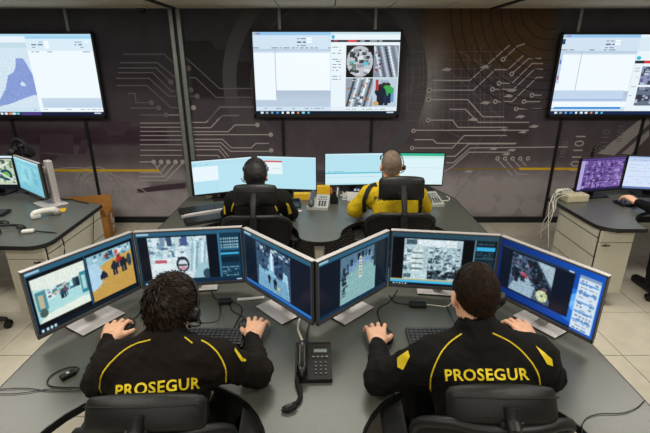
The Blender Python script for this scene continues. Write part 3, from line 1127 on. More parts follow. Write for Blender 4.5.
# ------------------------------------------------------------------ furniture and equipment builders
def arc(cx, cy, rx, ry, a0, a1, n):
    return [(cx + rx * math.cos(a0 + (a1 - a0) * k / n), cy + ry * math.sin(a0 + (a1 - a0) * k / n)) for k in range(n + 1)]


def desk(name, label, group, loc, poly, legs, panels, zt=.74):
    t = thing(name, label, 'desk', (loc[0], loc[1], 0), 0, group)
    top = MB().prism(poly, zt - .028, zt, .002).build('desktop', M_DESK, t)
    ev = MB()
    n = len(poly)
    for k in range(n):
        (x0, y0), (x1, y1) = poly[k], poly[(k + 1) % n]
        d = Vector((x1 - x0, y1 - y0))
        L = d.length
        if L < 1e-4:
            continue
        ev.box(((x0 + x1) / 2, (y0 + y1) / 2, zt - .0155), (L + .003, .006, .031), rot=rotmat(rz=math.atan2(d.y, d.x)))
    ev.build('edge_band', M_EDGE, t)
    for x, y in legs:
        MB().box((x, y, (zt - .03) / 2 + .01), (.07, .07, zt - .05), .008).box((x, y, .012), (.16, .16, .024), .006).build('leg', M_CAB, t)
    for x0, y0, x1, y1, z0, z1 in panels:
        d = Vector((x1 - x0, y1 - y0))
        p = MB().box((0, 0, 0), (d.length, .012, z1 - z0), .002).build('modesty_panel', M_PERF, t)
        p.location = ((x0 + x1) / 2, (y0 + y1) / 2, (z0 + z1) / 2)
        p.rotation_euler = (0, 0, math.atan2(d.y, d.x))
    return t


def monitor(label, x0, y0, x1, y1, pic, zb=.80, zt=1.14, group='desk monitors', silver=True, zdesk=.74, base=(.23, .20), back=0.05, neck=True):
    """a flat monitor whose bottom edge runs from (x0,y0) to (x1,y1), seen from its -Y side"""
    d = Vector((x1 - x0, y1 - y0))
    W = d.length
    ang = math.atan2(d.y, d.x)
    H = zt - zb
    zc = (zt + zb) / 2 - zdesk
    t = thing('monitor', label, 'monitor', ((x0 + x1) / 2, (y0 + y1) / 2, zdesk), ang, group)
    MB().box((0, .022, zc), (W - .01, .028, H - .01), .008).box((0, .042, zc - .01), (W * .62, .03, H * .6), .012).build('back_shell', M_BLACKM, t)
    fr = MB()
    e = .008
    chin = .020 if silver else .016
    fr.box((0, .004, zt - zdesk - e / 2), (W, .016, e), .002)
    fr.box((0, .004, zb - zdesk + chin / 2), (W, .016, chin), .002)
    for s in (-1, 1):
        fr.box((s * (W / 2 - e / 2), .004, zc), (e, .016, H), .002)
    fr.build('bezel', M_BEZEL if silver else M_BLACK, t)
    if silver:
        MB().box((0, .010, zt - zdesk + .001), (W, .026, .003), .001).build('top_trim', M_SILVER, t)
    screen_mesh(pic, W - 2 * e, H - e - chin, t, -.001, zc + (chin - e) / 2, strength=1.0 if silver else .95)
    if neck:
        m = M_SILVER if silver else M_BLACK
        MB().box((0, .075, zc * .55), (.055 if silver else .07, .018, zc * 1.1 - .01), .005).box((0, .062, zc), (.1, .03, .1), .006).build('neck', m, t)
        MB().box((0, back, .010), (base[0], base[1], .005), .002).build('stand_base', m, t)
        MB().box((0, back, .0045), (base[0] - .004, base[1] - .004, .008)).build('base_edge_shade', M_BLACK, t)  # black slab stands in for the shaded edge under the base plate
    return t


def keyboard(label, x, y, rz, group='black keyboards', z=.74, w=.44, d=.14, tilt=0.05, spread=1.0):
    t = thing('keyboard', label, 'keyboard', (x, y, z), rz, group)
    b = MB().box((0, 0, .011), (w, d, .016), .004, rotmat(rx=tilt)).build('case', M_BLACK, t)
    k = MB()
    R = rotmat(rx=tilt)
    for r in range(6):
        n = 15
        x0 = -w / 2 + .012
        cw = (w - .024 - .09) / n
        for c in range(n):
            if r == 0 and 3 <= c <= 8:
                if c == 3:
                    k.box(R @ Vector((x0 + cw * 6, -d / 2 + .018, .024)), (cw * 5.6, .014, .008), rot=R)
                continue
            k.box(R @ Vector((x0 + cw * (c + .5), -d / 2 + .018 + r * (d - .03) / 5.5, .024)), (cw * .82, .015, .008), rot=R)
        for c in range(4):
            k.box(R @ Vector((w / 2 - .012 - .084 + .021 * (c + .5) + .003, -d / 2 + .018 + r * (d - .03) / 5.5, .024)), (.017, .015, .008), rot=R)
    kk = k.build('keycaps', mat('worn_black_keycap', '2b2e31', .35), t)
    kk['kind'] = 'stuff'
    return t


def mouse(label, x, y, rz, cable, z=.74, group='black corded mice'):
    t = thing('computer_mouse', label, 'mouse', (x, y, z), rz, group)
    b = MB()
    b.ball((0, 0, .010), 1, (.030, .054, .028), u=18, v=12)
    for v in b.bm.verts:
        if v.co.z < .002:
            v.co.z = .002
        v.co.z *= 1.0 - .25 * max(0, v.co.y / .054)
    b.build('shell', M_BLACK, t, True)
    MB().cyl((-.004, .03, .031), (.004, .03, .031), .009, n=12).build('scroll_wheel', M_DARKMETAL, t)
    if cable:
        R = Matrix.Rotation(-rz, 4, 'Z')
        pts = [Vector((0, .05, .012))] + [R @ Vector((px - x, py - y, .004)) for px, py in cable]
        MB().tube(pts, .0028, 6, 2).build('cable', M_CABLE, t, True)
    return t


def television(label, x0, x1, z0, z1, pic):
    t = thing('television', label, 'television', ((x0 + x1) / 2, 5.2, 0), 0, 'wall screens in a row')
    W, H, zc = x1 - x0, z1 - z0, (z0 + z1) / 2
    MB().box((0, .022, zc), (W - .01, .03, H - .01), .008).box((0, .038, zc - .08), (W * .7, .03, H * .55), .01).build('back_shell', M_BLACKM, t)
    fr = MB()
    e = .026
    fr.box((0, 0, z1 - e / 2), (W, .022, e), .004).box((0, 0, z0 + .020), (W, .022, .040), .004)
    for s in (-1, 1):
        fr.box((s * (W / 2 - e / 2), 0, zc), (e, .022, H), .004)
    fr.build('bezel', M_BLACK, t)
    screen_mesh(pic, W - 2 * e, H - e - .040, t, -.004, zc + .007, strength=1.0)
    MB().box((0, .060, zc), (.5, .03, .3), .004).build('wall_bracket', M_DARKMETAL, t)
    return t


def office_chair(label, x, y, rz, head_z, back_z, pad_w=.34, pad_y=-.01, tilt=.15, recline=.05, group='black swivel chairs with headrests', pad=True, pad_h=.15, arms=.66):
    """faces +Y; backrest stands at local y about -0.06"""
    t = thing('office_chair', label, 'chair', (x, y, 0), rz, group)
    # five-star base with casters
    for k in range(5):
        a = 2 * PI * k / 5 + .3
        dx, dy = math.cos(a), math.sin(a)
        leg = MB().tube([(dx * .03, dy * .03 + .22, .13), (dx * .18, dy * .18 + .22, .115), (dx * .31, dy * .31 + .22, .075)], [.028, .024, .018], 8).build('base_leg', M_BLACK, t, True)
        ax, ay = -dy, dx
        c = MB()
        for s in (-1, 1):
            p = Vector((dx * .31 + ax * s * .012, dy * .31 + .22 + ay * s * .012, .029))
            q = p + Vector((ax, ay, 0)) * s * .016
            c.cyl(p, q, .029, n=14, bevel=.004)
        c.cyl((dx * .31, dy * .31 + .22, .03), (dx * .31, dy * .31 + .22, .08), .009)
        c.build('caster', M_BLACK, t)
    MB().cyl((0, .22, .10), (0, .22, .28), .028).cyl((0, .22, .28), (0, .22, .42), .018).cyl((0, .22, .07), (0, .22, .14), .045, .035).build('gas_column', M_DARKMETAL, t, True)
    MB().box((0, .2, .42), (.22, .3, .05), .015).build('tilt_mechanism', M_BLACK, t)
    s = MB().box((0, .22, .475), (.49, .47, .07), .032, seg=4)
    for v in s.bm.verts:
        if v.co.y > .38:
            v.co.z -= (v.co.y - .38) * .25
    s.build('seat', M_MESHF, t, True)
    # backrest: curved mesh sheet in a thick frame
    zb0, zb1 = .54, back_z
    Hh = zb1 - zb0

    def curve(xx, zz):
        q = (zz - zb0) / Hh
        return -.075 - recline * q + .10 * (xx / .26) ** 2 + .03 * math.sin(q * PI)

    def half(q):
        return .185 + .075 * math.sin(min(1, q * 1.25) * PI / 2) - .10 * max(0, (q - .72) / .28) ** 2.2

    def sheet(u, v):
        xx = (u - .5) * 2 * half(v) * .96
        zz = zb0 + Hh * v
        return Vector((xx, curve(xx, zz), zz)), Vector((-.8 * xx, 1, .1)).normalized()
    MB().grid_sheet(sheet, 14, 12, .012).build('backrest', M_MESHF, t, True, 60)
    loop = []
    for k in range(15):
        q = k / 14
        loop.append((half(q), zb0 + Hh * q))
    for k in range(1, 10):
        loop.append((half(1) * (1 - k / 5), zb1 + .012 * math.sin(k * PI / 10)))
    for k in range(14, -1, -1):
        q = k / 14
        loop.append((-half(q), zb0 + Hh * q))
    for k in range(1, 6):
        loop.append((-half(0) * (1 - k / 3), zb0 - .01))
    MB().tube([(a, curve(a, b), b) for a, b in loop], .019, 8, closed=True).build('back_frame', M_BLACK, t, True, 60)
    # spine: a stem that forks to the frame
    yb = -.075 - recline
    MB().tube([(0, .08, .43), (0, -.12, .44), (0, -.155, .56), (0, -.165, .70), (0, yb - .03, zb1 - .06), (0, yb - .015, zb1 + .01)], .026, 10, 1).build('spine', M_BLACK, t, True, 60)
    for sg in (-1, 1):
        MB().tube([(0, -.16, .66), (sg * .10, -.11, .62), (sg * .205, curve(.205, .60) - .012, .60)], .016, 8, 1).build('spine_arm', M_BLACK, t, True, 60)
    if pad:
        st = MB().tube([(0, yb - .02, zb1 - .04), (0, yb - .035, zb1 + .04), (0, pad_y - .052, head_z - .02), (0, pad_y - .03, head_z + .02)], [.022, .020, .024, .026], 10, 1)
        st.box((0, pad_y - .045, head_z - .045), (.075, .026, .055), .009)
        st.build('headrest_bracket', M_BLACK, t, True)
        hp = bmesh.new()
        nu, nv = 26, 20
        rows = []
        for i in range(nu + 1):
            u = -1 + 2 * i / nu
            taper = (1 - abs(u) ** 3.2) ** .38 if abs(u) < 1 else 0
            row = []
            for j in range(nv):
                a = 2 * PI * j / nv
                ca, sa = math.cos(a), math.sin(a)
                ex = .68
                yy = math.copysign(abs(ca) ** ex, ca) * .038
                zz = math.copysign(abs(sa) ** ex, sa) * pad_h / 2
                yy += .018 * (1 if zz > 0 else -.3) * (zz / (pad_h / 2)) ** 2 * 0
                p = Vector((u * pad_w / 2, yy * taper + .045 * u * u, zz * (.80 + .20 * taper) * (1 if taper > .05 else .85) - .012 * u * u))
                p = Matrix.Rotation(-tilt, 3, 'X') @ p
                row.append(hp.verts.new(p + Vector((0, pad_y, head_z))))
            rows.append(row)
        for i in range(nu):
            for j in range(nv):
                hp.faces.new((rows[i][j], rows[i + 1][j], rows[i + 1][(j + 1) % nv], rows[i][(j + 1) % nv]))
        hp.faces.new(rows[0][::-1])
        hp.faces.new(rows[-1])
        m = MB()
        m.bm.free()
        m.bm = hp
        m.build('headrest', M_LEATHER, t, True, 70)
        # stitched seam round the pad
        seam = [Matrix.Rotation(-tilt, 3, 'X') @ Vector((u * pad_w / 2 * .93, -.0385 + .045 * u * u * .9, pad_h * .18)) + Vector((0, pad_y, head_z)) for u in [k / 8 - 1 for k in range(17)]]
        MB().tube(seam, .0022, 5).build('seam', M_BLACKM, t, True)
    for sg in (-1, 1):
        MB().tube([(sg * .2, .22, .43), (sg * .285, .2, .46), (sg * .30, .18, arms - .02)], .018, 8, 1).build('arm_post', M_BLACK, t, True, 60)
        MB().box((sg * .30, .18, arms), (.095, .30, .035), .015, seg=3).build('arm_pad', M_BLACKM, t, True)
    return t


def desk_phone(label, x, y, rz, dark, z=.74, s=1.0):
    t = thing('desk_phone', label, 'phone', (x, y, z), rz, None)
    body = M_BLACK if dark else mat('pale_grey_phone_plastic', 'aeb2ae', .45)
    hand = mat('glossy_black_plastic', '08090a', .32) if dark else mat('grey_phone_handset', '4c5254', .4)
    R = rotmat(rx=.30)

    def P(a, b, c):
        return Vector((a * s, b * s, c * s))
    bd = MB()
    prof = [(-.11, .0), (.10, .0), (.105, .075), (.08, .082), (-.11, .022)]
    M = Matrix(((0, 0, 1, 0), (1, 0, 0, 0), (0, 1, 0, 0), (0, 0, 0, 1)))
    bd.prism([(a * s, b * s) for a, b in prof], -.09 * s, .09 * s, .003, M)
    bd.build('phone_body', body, t)
    ang = math.atan2(.06, .19)
    Rf = rotmat(rx=ang)

    def face(a, b, lift):     # a point on the sloping face
        return P(a, -.11 + (b + .095) * math.cos(ang), .022 + (b + .095) * math.sin(ang) + lift)
    MB().box(face(.035, .062, .002), (.066 * s, .020 * s, .004 * s), .001, Rf).build('display', mat('grey_green_display', '7d8a86', .25), t)
    key = mat('silver_grey_key', '7e8284', .45) if dark else mat('dark_grey_key', '3a4043', .45)
    kb = MB()
    kw, kh = (.010, .007) if dark else (.016, .012)
    for r in range(4):
        for c in range(3):
            kb.box(face(.012 + c * .024, -.065 + r * .020, .004), (kw * s, kh * s, .006 * s), .002, Rf, 1)
    for c in range(4):
        kb.box(face(.0 + c * .022, .026, .004), (.013 * s, .008 * s, .005 * s), .001, Rf, 1)
    kb.build('keypad', key, t)['kind'] = 'stuff'
    h = MB()
    h.tube([face(-.055, y_, l) for y_, l in ((-.085, .018), (-.07, .034), (-.03, .040), (.03, .040), (.065, .034), (.08, .018))], [.024 * s, .026 * s, .021 * s, .021 * s, .026 * s, .024 * s], 12, 1)
    h.ball(face(-.055, -.078, .02), .028 * s, (1, 1, .8), Rf).ball(face(-.055, .072, .02), .028 * s, (1, 1, .8), Rf)
    h.build('handset', hand, t, True, 70)
    return t


def coil(pts, r, turns, wire, steps=10):
    """a coiled cord winding round the path"""
    pts = [Vector(p) for p in pts]
    for _ in range(2):
        q = [pts[0]]
        for a, b in zip(pts[:-1], pts[1:]):
            q += [a * .75 + b * .25, a * .25 + b * .75]
        pts = q + [pts[-1]]
    L = [0]
    for a, b in zip(pts[:-1], pts[1:]):
        L.append(L[-1] + (b - a).length)
    out = []
    n = turns * steps
    for k in range(n + 1):
        s = L[-1] * k / n
        i = max(0, min(len(pts) - 2, next((j for j in range(len(L) - 1) if L[j + 1] >= s), len(pts) - 2)))
        f = (s - L[i]) / max(1e-6, L[i + 1] - L[i])
        p = pts[i].lerp(pts[i + 1], f)
        d = (pts[i + 1] - pts[i]).normalized()
        a = d.cross(Vector((0, 0, 1))).normalized()
        b = a.cross(d)
        w = 2 * PI * k / steps
        out.append(p + a * math.cos(w) * r + b * math.sin(w) * r)
    m = MB().tube(out, wire, 5)
    return m


def cabinet(label, x0, x1, y0, y1, side, z1=.705):
    """a pedestal: front faces -Y with a drawer over a door; the aisle side (side = -1 or 1) shows three boards"""
    t = thing('desk_cabinet', label, 'cabinet', ((x0 + x1) / 2, y0, 0), 0, 'warm grey desk cabinets')
    w, d = x1 - x0, y1 - y0
    MB().box((0, d / 2 + .008, .13 + (z1 - .13) / 2), (w - .012, d - .02, z1 - .13), .002).build('carcass', M_EDGE, t)
    MB().box((0, d / 2 + .06, .065), (w - .08, d - .14, .13)).build('plinth', M_EDGE, t)
    dr = MB().box((0, -.006, z1 - .052), (w - .006, .02, .098), .003).build('drawer', M_CAB, t)
    MB().box((0, -.017, z1 - .014), (.05, .008, .010), .003).build('handle', M_DARKMETAL, dr)
    do = MB().box((0, -.006, (z1 - .106 + .135) / 2), (w - .006, .02, z1 - .106 - .135), .003).build('door', M_CAB, t)
    MB().cyl((side * w * .44, -.03, z1 - .125), (side * w * .20, -.03, z1 - .125), .005).box((side * w * .32, -.022, z1 - .125), (.012, .02, .012)).build('handle', M_DARKMETAL, do)
    cuts = (.135, .29, .46, .63, z1)
    for k in range(4):
        MB().box((side * (w / 2 - .001), d / 2 + .008, (cuts[k] + cuts[k + 1]) / 2), (.014, d - .026, cuts[k + 1] - cuts[k] - .011), .003).build('side_board', M_CAB, t)
    return t
# ------------------------------------------------------------------ people: blended round forms turned into one continuous surface
V3 = lambda p: np.array(p, float)


def unit(v):
    v = V3(v)
    return v / (np.linalg.norm(v) + 1e-12)


def frame(up, right=(1, 0, 0)):
    """columns: right, forward, up"""
    u = unit(up)
    r = unit(V3(right) - u * np.dot(V3(right), u))
    return np.stack([r, np.cross(u, r), u], 1)


class Field:
    def __init__(self, lo, hi, vox):
        self.lo = V3(lo)
        self.vox = vox
        self.n = np.ceil((V3(hi) - self.lo) / vox).astype(int) + 1
        self.F = np.full(self.n, 0.3, np.float32)
        self.ax = [(self.lo[i] + np.arange(self.n[i]) * vox).astype(np.float32) for i in range(3)]

    def block(self, lo, hi):
        a = np.clip(np.floor((lo - self.lo) / self.vox).astype(int), 0, self.n - 1)
        b = np.clip(np.ceil((hi - self.lo) / self.vox).astype(int) + 1, 1, self.n)
        sl = tuple(slice(x, y) for x, y in zip(a, b))
        P = np.meshgrid(*[self.ax[i][sl[i]] for i in range(3)], indexing='ij', sparse=True)
        return sl, P

    def merge(self, sl, d, k, op):
        A = self.F[sl]
        if op == '+':
            if k > 0:
                h = np.clip(.5 + .5 * (A - d) / k, 0, 1)
                self.F[sl] = A * (1 - h) + d * h - k * h * (1 - h)
            else:
                self.F[sl] = np.minimum(A, d)
        else:
            if k > 0:
                h = np.clip(.5 - .5 * (A + d) / k, 0, 1)
                self.F[sl] = A * (1 - h) - d * h + k * h * (1 - h)
            else:
                self.F[sl] = np.maximum(A, -d)

    def cone(self, a, b, ra, rb, k=.02, op='+'):
        a, b = V3(a), V3(b)
        m = max(ra, rb) + k + self.vox * 3
        sl, (X, Y, Z) = self.block(np.minimum(a, b) - m, np.maximum(a, b) + m)
        ab = b - a
        L = float(ab @ ab) + 1e-12
        t = np.clip(((X - a[0]) * ab[0] + (Y - a[1]) * ab[1] + (Z - a[2]) * ab[2]) / L, 0, 1)
        d = np.sqrt((X - a[0] - t * ab[0]) ** 2 + (Y - a[1] - t * ab[1]) ** 2 + (Z - a[2] - t * ab[2]) ** 2) - (ra + (rb - ra) * t)
        self.merge(sl, d.astype(np.float32), k, op)
        return self

    def chain(self, pts, rs, k=.02):
        for i in range(len(pts) - 1):
            self.cone(pts[i], pts[i + 1], rs[i], rs[i + 1], k)
        return self

    def ell(self, c, r, R=None, k=.02, op='+'):
        c, r = V3(c), V3(r)
        R = np.eye(3) if R is None else R
        m = max(r) + k + self.vox * 3
        sl, (X, Y, Z) = self.block(c - m, c + m)
        x, y, z = X - c[0], Y - c[1], Z - c[2]
        q = [(R[0, i] * x + R[1, i] * y + R[2, i] * z) / r[i] for i in range(3)]
        k0 = np.sqrt(q[0] ** 2 + q[1] ** 2 + q[2] ** 2)
        k1 = np.sqrt((q[0] / r[0]) ** 2 + (q[1] / r[1]) ** 2 + (q[2] / r[2]) ** 2)
        self.merge(sl, (k0 * (k0 - 1) / np.maximum(k1, 1e-6)).astype(np.float32), k, op)
        return self

    def cut(self, p, n):
        """remove everything on the side n points to"""
        X, Y, Z = np.meshgrid(*self.ax, indexing='ij', sparse=True)
        n = unit(n)
        p = V3(p)
        self.F = np.maximum(self.F, ((X - p[0]) * n[0] + (Y - p[1]) * n[1] + (Z - p[2]) * n[2]).astype(np.float32))
        return self

    def mesh(self, name, origin=(0, 0, 0)):
        F, n = self.F, self.n
        F[0], F[-1], F[:, 0], F[:, -1], F[:, :, 0], F[:, :, -1] = (.1,) * 6
        S = F < 0
        cnt = np.zeros(n - 1, np.int8)
        offs = [(i, j, k) for i in (0, 1) for j in (0, 1) for k in (0, 1)]
        for o in offs:
            cnt += S[o[0]:n[0] - 1 + o[0], o[1]:n[1] - 1 + o[1], o[2]:n[2] - 1 + o[2]]
        act = (cnt > 0) & (cnt < 8)
        ijk = np.argwhere(act)
        N = len(ijk)
        idx = np.full(n - 1, -1, np.int32)
        idx[act] = np.arange(N)
        val = {o: F[ijk[:, 0] + o[0], ijk[:, 1] + o[1], ijk[:, 2] + o[2]] for o in offs}
        acc, num = np.zeros((N, 3)), np.zeros(N)
        for o in offs:
            for ax in range(3):
                if o[ax]:
                    continue
                o2 = tuple(o[q] + (q == ax) for q in range(3))
                a, b = val[o], val[o2]
                m = (a < 0) != (b < 0)
                t = np.zeros(N)
                t[m] = a[m] / (a[m] - b[m])
                p = np.tile(np.array(o, float), (N, 1))
                p[:, ax] += t
                acc[m] += p[m]
                num[m] += 1
        co = self.lo + (ijk + acc / num[:, None]) * self.vox
        quads = []
        for ax in range(3):
            b, c = [(1, 2), (2, 0), (0, 1)][ax]
            lo = [slice(1, -1)] * 3
            lo[ax] = slice(0, n[ax] - 1)
            hi = list(lo)
            hi[ax] = slice(1, n[ax])
            s0, s1 = S[tuple(lo)], S[tuple(hi)]
            e = np.argwhere(s0 != s1)
            off = np.ones(3, int)
            off[ax] = 0
            e2 = e + off
            inside0 = s0[tuple(e.T)]

            def at(db, dc):
                q = e2.copy()
                q[:, b] -= db
                q[:, c] -= dc
                return idx[tuple(q.T)]
            Q = np.stack([at(1, 1), at(0, 1), at(0, 0), at(1, 0)], 1)
            Q[~inside0] = Q[~inside0][:, ::-1]
            quads.append(Q)
        Q = np.concatenate(quads)
        Q = Q[(Q >= 0).all(1)]
        me = quick_mesh(name, co - V3(origin), Q)
        me.polygons.foreach_set('use_smooth', [True] * len(me.polygons))
        return me


def ruffle(me, amp, freq, seed, stretch=(1, 1, 1)):
    """cloth folds: push the surface along its normals by warped waves"""
    n = len(me.vertices)
    co, no = np.zeros(n * 3), np.zeros(n * 3)
    me.vertices.foreach_get('co', co)
    me.vertex_normals.foreach_get('vector', no)
    co, no = co.reshape(-1, 3), no.reshape(-1, 3)
    r = np.random.default_rng(seed)
    d = np.zeros(n)
    p = co * V3(stretch)
    for k in range(7):
        a, b = unit(r.normal(size=3)), unit(r.normal(size=3))
        f = freq * r.uniform(.6, 1.8)
        w = 1.2 * np.sin(p @ b * f * .6 + r.uniform(0, 6))
        s = np.sin(p @ a * f + w + r.uniform(0, 6))
        d += (1 - np.abs(s)) ** 1.5 * 2 - .8
    co += no * (d / 7 * amp)[:, None]
    me.vertices.foreach_set('co', co.ravel())
    me.update()


def hand(f, w, d, side, s=1.0, spread=.17, curl=(8, 46, 66), zdesk=.74, drop=None):
    """palm and five fingers from the wrist w towards d; side=+1 has the thumb to the right (a left hand, palm down)"""
    w = V3(w)
    d = unit((d[0], d[1], 0))
    sd = np.array([d[1], -d[0], 0]) * side        # towards the thumb
    up = np.array([0, 0, 1.0])
    kz = (zdesk + .062) - w[2]
    L = [(.043, .026, .021), (.047, .030, .022), (.043, .028, .021), (.034, .021, .019)]
    kn = []
    for i in range(4):
        o = 1.5 - i
        K = w + d * (.090 - abs(o - .5) * .005) * s + sd * o * .0225 * s + up * (kz - abs(o) * .002)
        kn.append(K)
        f.cone(w + sd * o * .013 * s + d * .008, K, .0175 * s, .0125 * s, .012)
    f.ell(w + d * .05 * s + up * kz * .5, (.036 * s, .045 * s, .017 * s), frame(up, np.cross(d, up)), .012)
    for i in range(4):
        o = 1.5 - i
        a = o * spread
        dd = d * math.cos(a) + sd * math.sin(a)
        p = kn[i]
        r = [.0105, .0092, .0085, .0075]
        for q in range(3):
            e = math.radians(curl[q] + (i == 3) * 3 - (i == 0) * 3)
            p2 = p + (dd * math.cos(e) - up * math.sin(e)) * L[i][q] * s
            p2[2] = max(p2[2], zdesk + .007)
            f.cone(p, p2, r[q] * s, r[q + 1] * s, .003)
            p = p2
    b = w + d * .026 * s + sd * .022 * s - up * .004
    t1 = b + (d * .62 + sd * .72 - up * .10) * .044 * s
    t2 = t1 + (d * .86 + sd * .42 - up * .30) * .034 * s
    t3 = t2 + (d * .95 + sd * .10 - up * .35) * .025 * s
    for t in (t1, t2, t3):
        t[2] = max(t[2], zdesk + .009)
    f.cone(w + d * .02, b, .02 * s, .017 * s, .015)
    f.cone(b, t1, .017 * s, .0125 * s, .010)
    f.cone(t1, t2, .0122 * s, .0105 * s, .004)
    f.cone(t2, t3, .0105 * s, .0085 * s, .003)


def person(label, S, group=None):
    """S: joints in metres. The body is one surface; clothes and hair are its children."""
    hc, N, CH, PV = (V3(S[k]) for k in ('head', 'neck', 'chest', 'pelvis'))
    J = {k: V3(S[k]) for k in ('SL', 'SR', 'EL', 'ER', 'WL', 'WR')}
    sc = S.get('scale', 1.0)
    Rh = frame(S.get('head_up', (0, .18, 1)), S.get('head_right', (1, 0, 0)))
    Hp = lambda r, fwd, u: hc + Rh @ (V3((r, fwd, u)) * sc)
    lean = frame(N - PV, J['SR'] - J['SL'])
    base = np.array([PV[0], PV[1], 0])
    hips = [PV + V3((sg * .09, .02, -.03)) for sg in (-1, 1)]
    knees = [PV + V3((sg * .15, .43, -.05)) for sg in (-1, 1)]
    ankles = [PV + V3((sg * .16, .40, 0)) for sg in (-1, 1)]
    for a in ankles:
        a[2] = .10
    toes = [a + V3((0, .17, -.065)) for a in ankles]
    ext = [hc + .14, hc - .16, PV - .2, PV + .2] + [v + s * .09 for v in J.values() for s in (-1, 1)] + [t + V3((.06, .06, 0)) for t in toes] + [t - V3((.06, .0, .06)) for t in toes]
    ext += [J['WL'] + V3((a, b, 0)) for a in (-.14, .14) for b in (0, .24)] + [J['WR'] + V3((a, b, 0)) for a in (-.14, .14) for b in (0, .24)]
    lo, hi = np.min(ext, 0), np.max(ext, 0)
    f = Field(lo, hi, S.get('vox', .0055))
    # torso
    f.ell(PV, (.155, .11, .12), lean, .03)
    f.ell(PV * .45 + CH * .55, (.14, .095, .16), lean, .05)
    f.ell(CH, (.155, .10, .17), lean, .05)
    f.cone(J['SL'], J['SR'], .052, .052, .05)
    f.cone(J['SL'], N, .04, .055, .05).cone(J['SR'], N, .04, .055, .05)
    f.cone(N, Hp(0, -.012, -.06), .062, .056, .03)
    # legs
    for h, k_, a, t in zip(hips, knees, ankles, toes):
        f.chain([h, k_, a], [.078, .055, .038], .03)
        f.cone(a - V3((0, .03, .05)), t, .035, .03, .02)
    # arms and hands
    for s_, e_, w_, hd, sg in (('SL', 'EL', 'WL', S['dL'], 1), ('SR', 'ER', 'WR', S['dR'], -1)):
        f.chain([J[s_], J[e_], J[w_]], [.05, .041, .027], .02)
        hand(f, J[w_] + unit((hd[0], hd[1], 0)) * .012, hd, sg, S.get('hand_scale', 1.0), S.get('spread', .17), S.get('curl', (8, 46, 66)), S.get('zhand', .74))
    # head with a face
    f.ell(Hp(0, -.006, .012), (.074 * sc, .094 * sc, .096 * sc), Rh, .01)
    f.ell(Hp(0, .025, -.055), (.058 * sc, .066 * sc, .066 * sc), Rh, .03)
    f.cone(Hp(-.02, .062, -.10), Hp(.02, .062, -.10), .02, .02, .025)
    for sg in (-1, 1):
        f.ell(Hp(sg * .031, .088, -.008), (.016, .012, .012), Rh, .008, '-')
        f.cone(Hp(sg * .012, .088, .014), Hp(sg * .045, .074, .012), .009, .007, .010)
        f.cone(Hp(sg * .019, .089, .002), Hp(sg * .043, .083, .000), .0055, .005, .004)
        f.cone(Hp(sg * .020, .088, -.017), Hp(sg * .043, .082, -.018), .0055, .005, .004)
        f.ell(Hp(sg * .045, .06, -.04), (.022, .022, .02), Rh, .02)
        f.ell(Hp(sg * .078, -.008, -.018), (.010, .020, .033), Rh @ np.array(Matrix.Rotation(sg * .35, 3, 'Z')), .006)
        f.ell(Hp(sg * .086, .002, -.016), (.006, .009, .017), Rh, .004, '-')
        f.cone(Hp(sg * .009, .102, -.040), Hp(sg * .013, .096, -.042), .008, .007, .006)
    f.cone(Hp(0, .090, .002), Hp(0, .110, -.036), .008, .012, .010)
    f.cone(Hp(-.018, .090, -.066), Hp(.018, .090, -.066), .007, .007, .006).cone(Hp(-.015, .088, -.078), Hp(.015, .088, -.078), .008, .008, .006)
    me = f.mesh('person', base)
    me.materials.append(S.get('skin', M_SKIN))
    body = link('person', me)
    body.location = base
    tag(body, label, 'person', group)
    off = lambda o: (setattr(o, 'parent', body), o)[1]
    for sg in (-1, 1):
        e = MB().ball((0, 0, 0), .0108, u=12, v=8).build('eye', mat('eye_white', 'd8d4cc', .25), body, True)
        e.location = Vector(Hp(sg * .031, .0785, -.008) - base)
        p = MB().ball((0, .0068, 0), .0058, (1, .8, 1), u=10, v=6).build('iris', mat('dark_iris', '241a14', .2), e, True)

    # hair
    hs = S['hair']
    th = hs['thick']
    g = Field(hc - .15, hc + .15, .005)
    g.ell(Hp(0, -.008, .014), ((.074) * sc + th, .094 * sc + th, .096 * sc + th), Rh, .01)
    g.cone(Hp(0, -.03, -.05), Hp(0, -.025, -.085), .056 * sc + th * .5, .053 * sc + th * .2, .02)
    nrm = Rh @ unit((0, hs.get('slope', .95), -1))
    g.cut(Hp(0, 0, hs.get('line', .004)), nrm)
    for sg in (-1, 1):
        g.ell(Hp(sg * .088, .0, -.014), (.016, .024, .034), Rh, .004, '-')
    me = g.mesh('hair', base)
    ruffle(me, hs.get('rough', .006), 90, 3)
    bmh = bmesh.new()
    bmh.from_mesh(me)
    crown = V3(Hp(*hs.get('crown', (0, -.05, .10))))
    n = len(me.vertices)
    co, no = np.zeros(n * 3), np.zeros(n * 3)
    me.vertices.foreach_get('co', co)
    me.vertex_normals.foreach_get('vector', no)
    co, no = co.reshape(-1, 3), no.reshape(-1, 3)
    rr = np.random.default_rng(hs.get('seed', 1))
    pick = rr.choice(n, min(n, hs.get('tufts', 1800)), replace=False)
    hl = hs.get('length', .022)
    for q in pick:
        p, nn = co[q], no[q]
        if nn[2] < -.5:
            continue
        r = p + base - crown
        t = r - nn * (r @ nn)
        sw = np.cross(nn, t) * hs.get('whorl', .5)
        t = unit(t + sw + rr.normal(size=3) * np.linalg.norm(t) * .25)
        b = unit(np.cross(nn, t)) * hs.get('wide', .0028)
        L = hl * rr.uniform(.6, 1.2)
        a0, a1 = p - nn * .001 - b, p - nn * .001 + b
        lf = hs.get('lift', .12)
        m0, m1 = p + t * L * .55 + nn * (lf * L) - b * .8, p + t * L * .55 + nn * (lf * L) + b * .8
        e0 = p + t * L + nn * lf * .3 * L
        vs = [bmh.verts.new(x) for x in (a0, a1, m1, m0, e0)]
        bmh.faces.new(vs[:4])
        bmh.faces.new((vs[3], vs[2], vs[4]))
    bmh.to_mesh(me)
